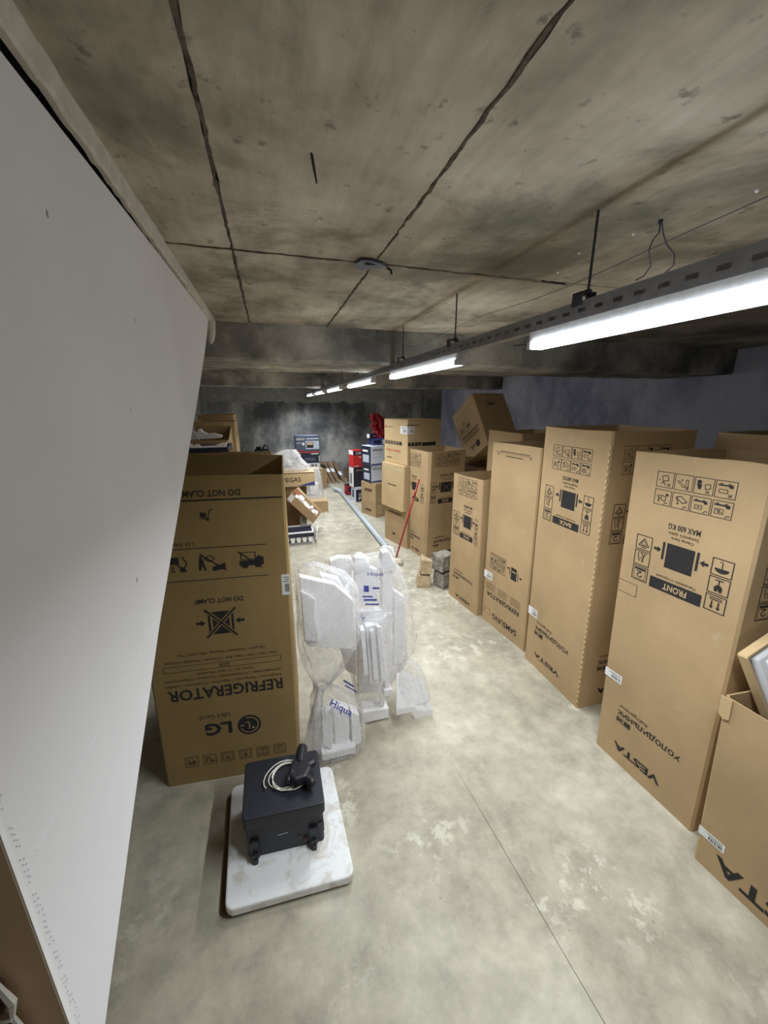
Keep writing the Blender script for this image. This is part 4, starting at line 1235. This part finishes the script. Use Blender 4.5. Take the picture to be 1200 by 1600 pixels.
fill(f[0], (.05, .86, .95, .92), r, 'clear_tape', 'tape')
fill(f[0], (.3, .525, .68, .55), r, 'ink_soft', 'printed_line')
b, t = quadbox((1.577, 5.438, 0), (1.733, 4.877, 0), .575, 1.205, 1.80, skew=-.01)
r, f = carton('oven_carton', 'top carton of the three-box stack lettered Built-in Oven', b, t, opened=False, mat='card_pale', seed=33)
for i in range(6):
    x0 = .05 + i * .125
    R = (x0, .43, x0 + .105, .51)
    if i == 5: fill(f[0], R, r, 'ink', 'printed_square')
    else: Ink(f[0]).polys(rect(0, 0, 1, 1), R).put('pictogram', 'ink', r); Ink(f[0], .002).polys([[(.2 + .6 * x, .2 + .6 * y) for x, y in p] for p in sym(['umbrella', 'glass', 'arrows', 'stack', 'recycle'][i])], R, flip=False).put('pictogram_lines', 'ink_tan', r)
lettering(f[0], 'Built-in Oven', (.11, .25, .72, .315), r, 'ink_red')
fill(f[0], (.11, .10, .35, .125), r, 'ink_soft', 'printed_line')
fill(f[0], (.04, .80, .10, .86), r, 'ink_red', 'red_mark')
fill(f[0], (.12, .82, .4, .835), r, 'ink_soft', 'printed_line')
for i in range(4):
    fill(f[1], (.02 + i * .1, .43, .10 + i * .1, .51), r, 'ink', 'pictogram')
fill(f[1], (.43, .42, .84, .50), r, 'ink', 'printed_bar')
fill(f[1], (.0, .88, .35, .90), r, 'ink_soft', 'printed_line')
sticker(f[0], (.72, .70, .998, .865), r)
sticker(f[1], (.003, .70, .20, .865), r)

def far_box(name, label, bl, br, depth, z0, z1, mat, prints=(), out=0.0, group=None, cat='box', opened=False):
    b_, t_ = quadbox(bl, br, depth, z0, z1, out)
    r_, f_ = carton(name, label, b_, t_, opened=opened, mat=mat, tape=False, group=group, cat=cat, r=.004)
    for p in prints:
        fi, kind = p[0], p[1]
        if kind == 'fill': fill(f_[fi], p[2], r_, p[3], p[4] if len(p) > 4 else 'printed_panel', off=p[5] if len(p) > 5 else .0012)
        else: lettering(f_[fi], kind, p[2], r_, p[3], flip=False, off=.003, bold=.02)
    return r_, f_
# brown pair carrying the white boxes
BLb, BRb = (1.557, 6.938, 0), (1.727, 6.528, 0)
far_box('storage_carton', 'lower brown carton under the white appliance boxes', BLb, BRb, .42, 0, .255, 'card_tan', [(0, 'fill', (.3, .35, .7, .5), 'ink_soft'), (1, 'fill', (.1, .2, .35, .9), 'clear_tape')], cat='carton')
far_box('storage_carton', 'upper brown carton under the white appliance boxes', BLb, BRb, .42, .262, .62, 'card_tan', [(0, 'fill', (.25, .55, .75, .7), 'ink_soft'), (1, 'fill', (.1, .1, .9, .3), 'clear_tape')], cat='carton')
BLe, BRe = (1.585, 6.90, 0), (1.675, 6.62, 0)
wp = [(0, 'fill', (.0, .0, 1, 1), 'navy_box'), (0, 'fill', (.15, .15, .8, .55), 'steel_grey', 'picture', .002), (1, 'EUROLUX', (.12, .76, .80, .88), 'ink'), (1, 'fill', (.1, .6, .75, .63), 'steel_grey'), (1, 'fill', (.1, .42, .65, .45), 'steel_grey'), (1, 'fill', (.02, .02, .98, .1), 'blue_box'), (0, 'fill', (.15, .7, .7, .8), 'ink_white', 'printed_panel', .002)]
far_box('appliance_box', 'lower white appliance box with a black side on the brown cartons', BLe, BRe, .27, .632, .935, 'white_box', wp)
far_box('appliance_box', 'upper white appliance box with a black side under the dark blue box', (1.565, 6.90, 0), (1.665, 6.60, 0), .31, .943, 1.285, 'white_box', wp)
far_box('appliance_box', 'small dark blue box lying on the white appliance boxes', (1.70, 6.95, 0), (1.74, 6.75, 0), .26, 1.293, 1.40, 'blue_box', [(0, 'fill', (.1, .1, .9, .9), 'navy_box'), (1, 'fill', (.75, .1, .98, .9), 'ink_white'), (1, 'fill', (.05, .2, .6, .8), 'navy_box')])
far_box('appliance_box', 'tiny black box with a white end on the dark blue box', (1.675, 6.94, 0), (1.70, 6.80, 0), .14, 1.408, 1.495, 'navy_box', [(0, 'fill', (.1, .1, .9, .9), 'ink_white'), (1, 'fill', (.5, .3, .8, .6), 'ink_red')])
# crumpled red wrapping on the stack
def crumple(name, keys, mat, label, cat, seed, fold, n=40, m=30, smooth=False):
    return loft(keys, n=n, m=m, seed=seed, fold=fold, power=.9).build(name, mat, label=label, cat=cat, smooth=smooth)
far_box('storage_carton', 'plain carton hidden behind the white appliance boxes under the red wrapping', (1.90, 7.62, 0), (1.94, 7.26, 0), .36, 0, 1.285, 'card_tan', cat='carton')
crumple('red_wrapping', [(1.31, 2.08, 7.44, .12, .10), (1.42, 2.08, 7.44, .15, .11), (1.50, 2.06, 7.44, .09, .08), (1.60, 2.03, 7.44, .12, .08), (1.66, 2.05, 7.44, .07, .06), (1.74, 2.00, 7.44, .09, .06), (1.83, 1.98, 7.44, .02, .02)], 'red_wrap', 'crumpled red plastic wrapping piled on top of the small boxes', 'wrapping', 3, .06)
# stack with the red box
BLr, BRr = (1.535, 7.98, 0), (1.585, 7.77, 0)
far_box('appliance_box', 'black and white box at the floor under the red box', (1.565, 7.96, 0), (1.615, 7.76, 0), .22, 0, .318, 'white_box', [(1, 'fill', (.05, .02, .98, .84), 'navy_box'), (1, 'O', (.35, .4, .6, .6), 'ink_white'), (1, 'P', (.35, .12, .6, .34), 'ink_white'), (0, 'fill', (.2, .3, .7, .8), 'slate_box')])
far_box('appliance_box', 'black box with a white side directly under the red box', BLr, BRr, .25, .326, .735, 'navy_box', [(0, 'fill', (.0, .0, 1, 1), 'ink_white'), (0, 'fill', (.25, .15, .6, .7), 'slate_box', 'picture', .002), (1, 'EUROLUX', (.25, .82, .85, .88), 'clear_tape')])
far_box('appliance_box', 'red appliance box with a black top band', BLr, BRr, .25, .743, 1.085, 'red_box', [(1, 'fill', (.0, .72, 1, .97), 'navy_box'), (1, 'CB', (.25, .78, .72, .92), 'ink_white'), (1, 'fill', (.1, .04, .5, .08), 'ink_white'), (0, 'fill', (0, .75, 1, 1), 'ink_white'), (1, 'fill', (.45, .58, .95, .63), 'ink_white')])
far_box('appliance_box', 'small dark red box on the floor beside the pipe elbow', (1.53, 8.60, 0), (1.56, 8.46, 0), .16, 0, .245, 'navy_box', [(1, 'fill', (.1, .1, .9, .9), 'red_box'), (1, 'fill', (.25, .25, .9, .75), 'navy_box', 'printed_panel', .002), (0, 'fill', (.0, .0, .9, .9), 'red_box')])

# ================================================================== PANELS LEANING AT THE BACK WALL
for i, (x, xt) in enumerate(((1.355, 1.16), (1.47, 1.28), (1.59, 1.40), (1.75, 1.55))):
    pk = thing('packing_strip', ('first', 'second', 'third', 'fourth')[i] + ' brown packing strip leaning at the back wall, counting from the microwave boxes', 'packing strip', (x, 9.95, 0), 'packing strips leaning at the back wall')
    w_, hh = .085, .50
    bl = V((x, 9.93, .002)); up = V((xt - x, .62, hh))
    u = V((w_, -.015, 0)); n_ = V((.0, .035, -.03))
    MB().hexa([bl, bl + u, bl + u + n_ + V((0, 0, .03)), bl + n_ + V((0, 0, .03))], [bl + up, bl + up + u, bl + up + u + n_, bl + up + n_]).build('strip', 'card_dark', pk)
    a, c = (.50, .66) if i < 3 else (.34, .5)
    q = [bl + up * a, bl + up * a + u, bl + up * c + u, bl + up * c]
    nn = (u.cross(up)).normalized() * .003
    MB().hexa(q, [p + nn for p in q]).build('white_end', 'label_white', pk)
for i, (x, w_, h_) in enumerate(((1.86, .16, .30), (2.04, .34, .70))):
    bl = V((x, 9.98, .002))
    up = V((-.03, .40, h_)); u = V((w_, -.02, 0)); q_ = V((0, .012, 0))
    MB().hexa([bl, bl + u, bl + u + q_, bl + q_], [bl + up, bl + up + u, bl + up + u + q_, bl + up + q_]).build('cardboard_panel', 'wood_dark' if i == 0 else 'card_dark', label=('small dark board', 'tall brown cardboard panel')[i] + ' leaning at the back wall behind the red box', cat='cardboard')

# ================================================================== LEFT PILE FURTHER BACK
# black tray with foam feet on the floor
ty = 5.47
tr_ = thing('packing_tray', 'black packing tray with white foam blocks lying on the floor', 'tray', (.32, 5.7, 0))
MB().box((.04, ty, .001), (.49, ty + .36, .028)).build('clear_base', 'film_thick', tr_)
rr = random.Random(8)
for i in range(5):
    x = .08 + i * .085
    k = MB().hexa([(x, ty + .01, .03), (x + .05, ty + .01, .03), (x + .05, ty + .10, .03), (x, ty + .10, .03)], [(x - .012, ty + .01, .115), (x + .062, ty + .01, .115), (x + .062, ty + .10, .115), (x - .012, ty + .10, .115)])
    k.build('foam_block', 'foam', tr_, bevel=.008)
MB().box((.04, ty + .11, .03), (.47, ty + .35, .11)).build('foam_core', 'foam', tr_)
MB().box((.03, ty, .117), (.50, ty + .36, .175)).build('black_band', 'navy_box', tr_)
k = MB(); k.box((.03, ty - .004, .176), (.50, ty + .02, .196)); k.box((.03, ty + .34, .176), (.50, ty + .36, .196)); k.box((.48, ty + .02, .176), (.50, ty + .34, .196))
k.build('white_rim', 'foam', tr_, bevel=.004)
MB().hexa([(.515, ty - .01, .06), (.535, ty - .01, .06), (.585, ty + .30, .06), (.565, ty + .30, .06)], [(.54, ty, .20), (.555, ty, .20), (.60, ty + .30, .20), (.585, ty + .30, .20)]).build('foam_edge', 'foam', tr_, bevel=.004)
# grey folded sheet and dark open carton behind
b, t = boxpts((.02, 6.12, 0), .0, .42, .36, .56)
carton('storage_carton', 'dark open carton under the tilted foam-filled carton', b, t, mat='card_dark', seed=41)
MB().hexa([(.33, 5.80, .199), (.43, 5.80, .199), (.43, 5.83, .199), (.33, 5.83, .199)], [(.335, 5.86, .36), (.43, 5.86, .30), (.43, 5.88, .30), (.335, 5.88, .36)]).build('grey_panel', 'stone_grey', label='grey folded panel standing in the black packing tray', cat='panel')
# tilted foam-filled carton
o_ = V((.145, 5.74, .62)); ex = V((.37, -.04, -.40)); ey = V((.10, .29, .0)); ez = V((.075, -.02, .10))
o_ += V((0, .02, .015))
bt = [o_, o_ + ex, o_ + ex + ey, o_ + ey]; tp = [p + ez for p in bt]
rt_ = thing('tilted_carton', 'shallow open carton filled with white foam tipped down to the floor', 'carton', o_ + ex)
carton_body(bt, tp, .006, .005, True, .0, seed=43).build('body', 'card_tan', rt_)
rq = random.Random(12)
for i in range(9):
    a = .10 + i * .088
    c0 = o_ + ex * a + ey * rq.uniform(.06, .2) + ez * .2
    le, wd = rq.uniform(.12, .17), rq.uniform(.4, .7)
    u_ = rq.uniform(.7, 1.1)
    MB().hexa([c0, c0 + ex * le, c0 + ex * le + ey * wd, c0 + ey * wd], [p + ez * u_ for p in (c0 + ex * .03, c0 + ex * (le - .02) + ey * rq.uniform(-.05, .1), c0 + ex * (le - .04) + ey * wd * .9, c0 + ex * .03 + ey * wd * rq.uniform(.6, .95))]).build('foam_piece', 'foam', rt_, bevel=.006)
ft = Face(bt[0], bt[1], tp[1], tp[0])
fill(ft, (.02, .1, .16, .95), rt_, 'label_white', 'end_label')
k2 = V((0, 0, .004))
q = [tp[3] + ez * .02, tp[2] + ez * .02, tp[2] + ey * .45 + V((.02, .05, -.10)), tp[3] + ey * .30]
MB().hexa(q, [p + V((.003, .006, .004)) for p in q]).build('flap', 'card_tan', rt_)
MB().hexa([tp[0] + ey * .45 + ez * .03 + ex * .0, tp[0] + ey * .45 + ex * .2 + ez * .03, tp[0] + ey * .6 + ex * .2 + ez * .03, tp[0] + ey * .6 + ez * .03], [p + ez * .02 for p in (tp[0] + ey * .45 + ez * .03, tp[0] + ey * .45 + ex * .2 + ez * .03, tp[0] + ey * .6 + ex * .2 + ez * .03, tp[0] + ey * .6 + ez * .03)]).build('red_print', 'ink_red', rt_)
# small closed carton
b, t = boxpts((.52, 7.24, 0), -.05, .44, .30, .205)
r, f = carton('storage_carton', 'small closed brown carton lying on the floor by the foam bag', b, t, opened=False, mat='card_tan', seed=44)
# stack with the lettered box
b, t = boxpts((.02, 6.72, 0), .0, .40, .45, .64)
carton('storage_carton', 'brown carton under the long pale carton with a blue corner', b, t, opened=False, mat='card_tan', seed=45)
b, t = boxpts((.42, 6.78, 0), .0, .11, .4, .64)
carton('storage_carton', 'narrow dark carton under the blue corner of the long pale carton', b, t, opened=False, mat='card_dark', seed=46)
b, t = boxpts((-.10, 6.62, .645), .0, .77, .50, .24)
r, f = carton('long_carton', 'long pale carton with a blue corner under the heap of film', b, t, opened=False, mat='card_pale', seed=47)
lettering(f[0], 'VEGAS', (.265, .34, .69, .66), r, flip=False, bold=.01)
Ink(f[0], .002).polys([[(0, 0), (1, 0), (1, .38)]], (.62, .03, .99, .8), flip=False).put('blue_corner', 'blue_box', r)
fill(f[0], (.02, .93, .98, .99), r, 'ink_soft', 'printed_line')
loft([(.912, .25, 6.86, .33, .20), (.98, .25, 6.86, .34, .20), (1.08, .24, 6.86, .27, .17), (1.18, .26, 6.86, .17, .12), (1.245, .29, 6.86, .06, .05)], n=90, m=40, seed=14, fold=.075).build('crumpled_film', 'film_thick', label='heap of crumpled clear film on the long pale carton', cat='plastic film', smooth=True)
fb = thing('foam_bag', 'small clear bag of foam scraps standing behind the small closed carton', 'bag', (.74, 7.75, 0), 'clear bags of foam packaging')
MB().box((.62, 7.62, .01), (.82, 7.86, .22)).build('foam_piece', 'foam', fb, bevel=.02)
MB().box((.66, 7.66, .24), (.84, 7.84, .48)).build('foam_piece', 'foam', fb, bevel=.02)
loft([(.006, .73, 7.74, .16, .15), (.15, .74, 7.74, .19, .17), (.38, .74, 7.74, .17, .15), (.58, .76, 7.74, .12, .11), (.78, .80, 7.74, .05, .05)], n=48, m=30, seed=17, fold=.04).build('plastic_film', 'film_thick', fb, smooth=True)
# appliance boxes by the back wall
b, t = boxpts((.72, 9.30, 0), .0, .43, .34, .505)
carton('storage_carton', 'brown carton supporting the dark appliance boxes', b, t, opened=False, mat='card_tan', seed=48)
b, t = boxpts((.52, 9.68, 0), .0, .60, .36, .495)
carton('storage_carton', 'brown carton behind, carrying the microwave boxes', b, t, opened=False, mat='card_dark', seed=49)
far_box('white_tray', 'flat white box with dark marks under the black appliance box', (.62, 9.56, 0), (1.11, 9.56, 0), .40, .512, .605, 'white_box', [(0, 'fill', (.55, .2, .7, .7), 'ink_soft'), (0, 'fill', (.75, .2, .85, .7), 'ink_soft')])
far_box('microwave_box', 'black appliance box with a red edge under the grey microwave box', (.56, 9.56, 0), (1.11, 9.56, 0), .38, .612, .90, 'navy_box', [(0, 'fill', (.0, .88, 1, .98), 'ink_red'), (0, 'fill', (.35, .2, .8, .45), 'slate_box'), (0, 'fill', (.62, .74, .95, .82), 'ink_white'), (0, 'fill', (.96, .1, .99, .6), 'ink_white')])
r, f = far_box('microwave_box', 'grey microwave box with an oven picture at the top of the stack', (.54, 9.56, 0), (1.12, 9.56, 0), .38, .907, 1.275, 'slate_box', [(0, 'EUROLUX', (.06, .72, .40, .86), 'ink_white'), (0, 'fill', (.46, .76, .98, .84), 'steel_grey'), (0, 'fill', (.42, .12, .98, .66), 'steel_grey'), (0, 'fill', (.46, .2, .74, .58), 'ink', 'printed_panel', .002), (0, 'fill', (.48, .40, .72, .55), 'card_pale', 'picture', .003), (0, 'fill', (.28, .38, .37, .56), 'ink_white'), (0, 'fill', (.05, .5, .25, .55), 'steel_grey'), (0, 'fill', (.05, .02, .3, .07), 'ink_red')])
crumple('dark_bag', [(.508, 1.19, 9.46, .05, .06), (.54, 1.17, 9.46, .055, .06), (.575, 1.14, 9.46, .03, .03)], 'black_plastic', 'small dark crumpled bag beside the microwave boxes', 'bag', 6, .02, 20, 10)
b, t = boxpts((1.16, 9.42, 0), .0, .09, .10, .503)
carton('storage_carton', 'slim brown carton carrying the small dark bag', b, t, opened=False, mat='card_tan', seed=50, tape=False)

# open cartons behind the LG carton, at the far left
for nm, lab, o_, w_, d_, h_, sd in (
        ('storage_carton', 'rearmost and tallest open carton of the far left group', (-.86, 5.35, 0), .42, .45, 1.875, 51),
        ('storage_carton', 'open carton with pale straps, middle of the far left group', (-.82, 4.78, 0), .43, .42, 1.815, 52),
        ('storage_carton', 'open carton with a white foam fitting, front of the far left group', (-.78, 4.15, 0), .37, .42, 1.66, 53)):
    b, t = boxpts(o_, .0, w_, d_, h_)
    if sd == 53:
        t[2].z = t[3].z = 1.775
    r, f = carton(nm, lab, b, t, mat='card_tan', seed=sd, wob=.003)
    if sd == 52:
        for x in (-.70, -.50):
            MB().hexa([(x, 4.775, 1.70), (x + .02, 4.775, 1.70), (x + .02, 4.777, 1.70), (x, 4.777, 1.70)], [(x, 4.775, 1.81), (x + .02, 4.775, 1.81), (x + .02, 4.777, 1.81), (x, 4.777, 1.81)]).build('strap', 'card_pale', r)
    for z in (.78, .9):
        fill(f[1], (.3, z, .5, z + .025), r, 'ink_soft', 'printed_mark')
ff_ = thing('foam_fitting', 'white moulded foam fitting lying across the front open carton', 'foam piece', (-.60, 4.18, 1.67))
prof = [(-.76, 1.665), (-.62, 1.662), (-.55, 1.665), (-.48, 1.67), (-.465, 1.69), (-.50, 1.70), (-.54, 1.715), (-.60, 1.71), (-.64, 1.73), (-.66, 1.76), (-.68, 1.755), (-.685, 1.72), (-.76, 1.745)]
prof = [(x, z + .012) for x, z in prof]
board(prof, 4.145, .10).build('foam_body', 'foam', ff_, bevel=.006)
MB().tube([(-.74, 4.12, 1.79), (-.70, 4.12, 1.73), (-.675, 4.12, 1.672)], .007, 6).build('white_rod', 'foam', ff_)
b, t = boxpts((-.72, 3.55, 0), .0, .36, .46, 1.60)
carton('storage_carton', 'closed carton carrying a black tray behind the plain open carton', b, t, opened=False, mat='card_dark', seed=54)
bt_ = thing('black_tray', 'shallow black tray with a white foam frame on a closed carton', 'tray', (-.54, 3.75, 1.606))
MB().box((-.71, 3.56, 1.607), (-.365, 3.98, 1.645)).build('tray', 'navy_box', bt_, bevel=.003)
board([(-.66, 1.646), (-.38, 1.646), (-.37, 1.69), (-.42, 1.683), (-.47, 1.662), (-.58, 1.657), (-.60, 1.675), (-.62, 1.675), (-.625, 1.668), (-.645, 1.668), (-.65, 1.678), (-.665, 1.678)], 3.565, .05).build('foam_frame', 'foam', bt_, bevel=.003)
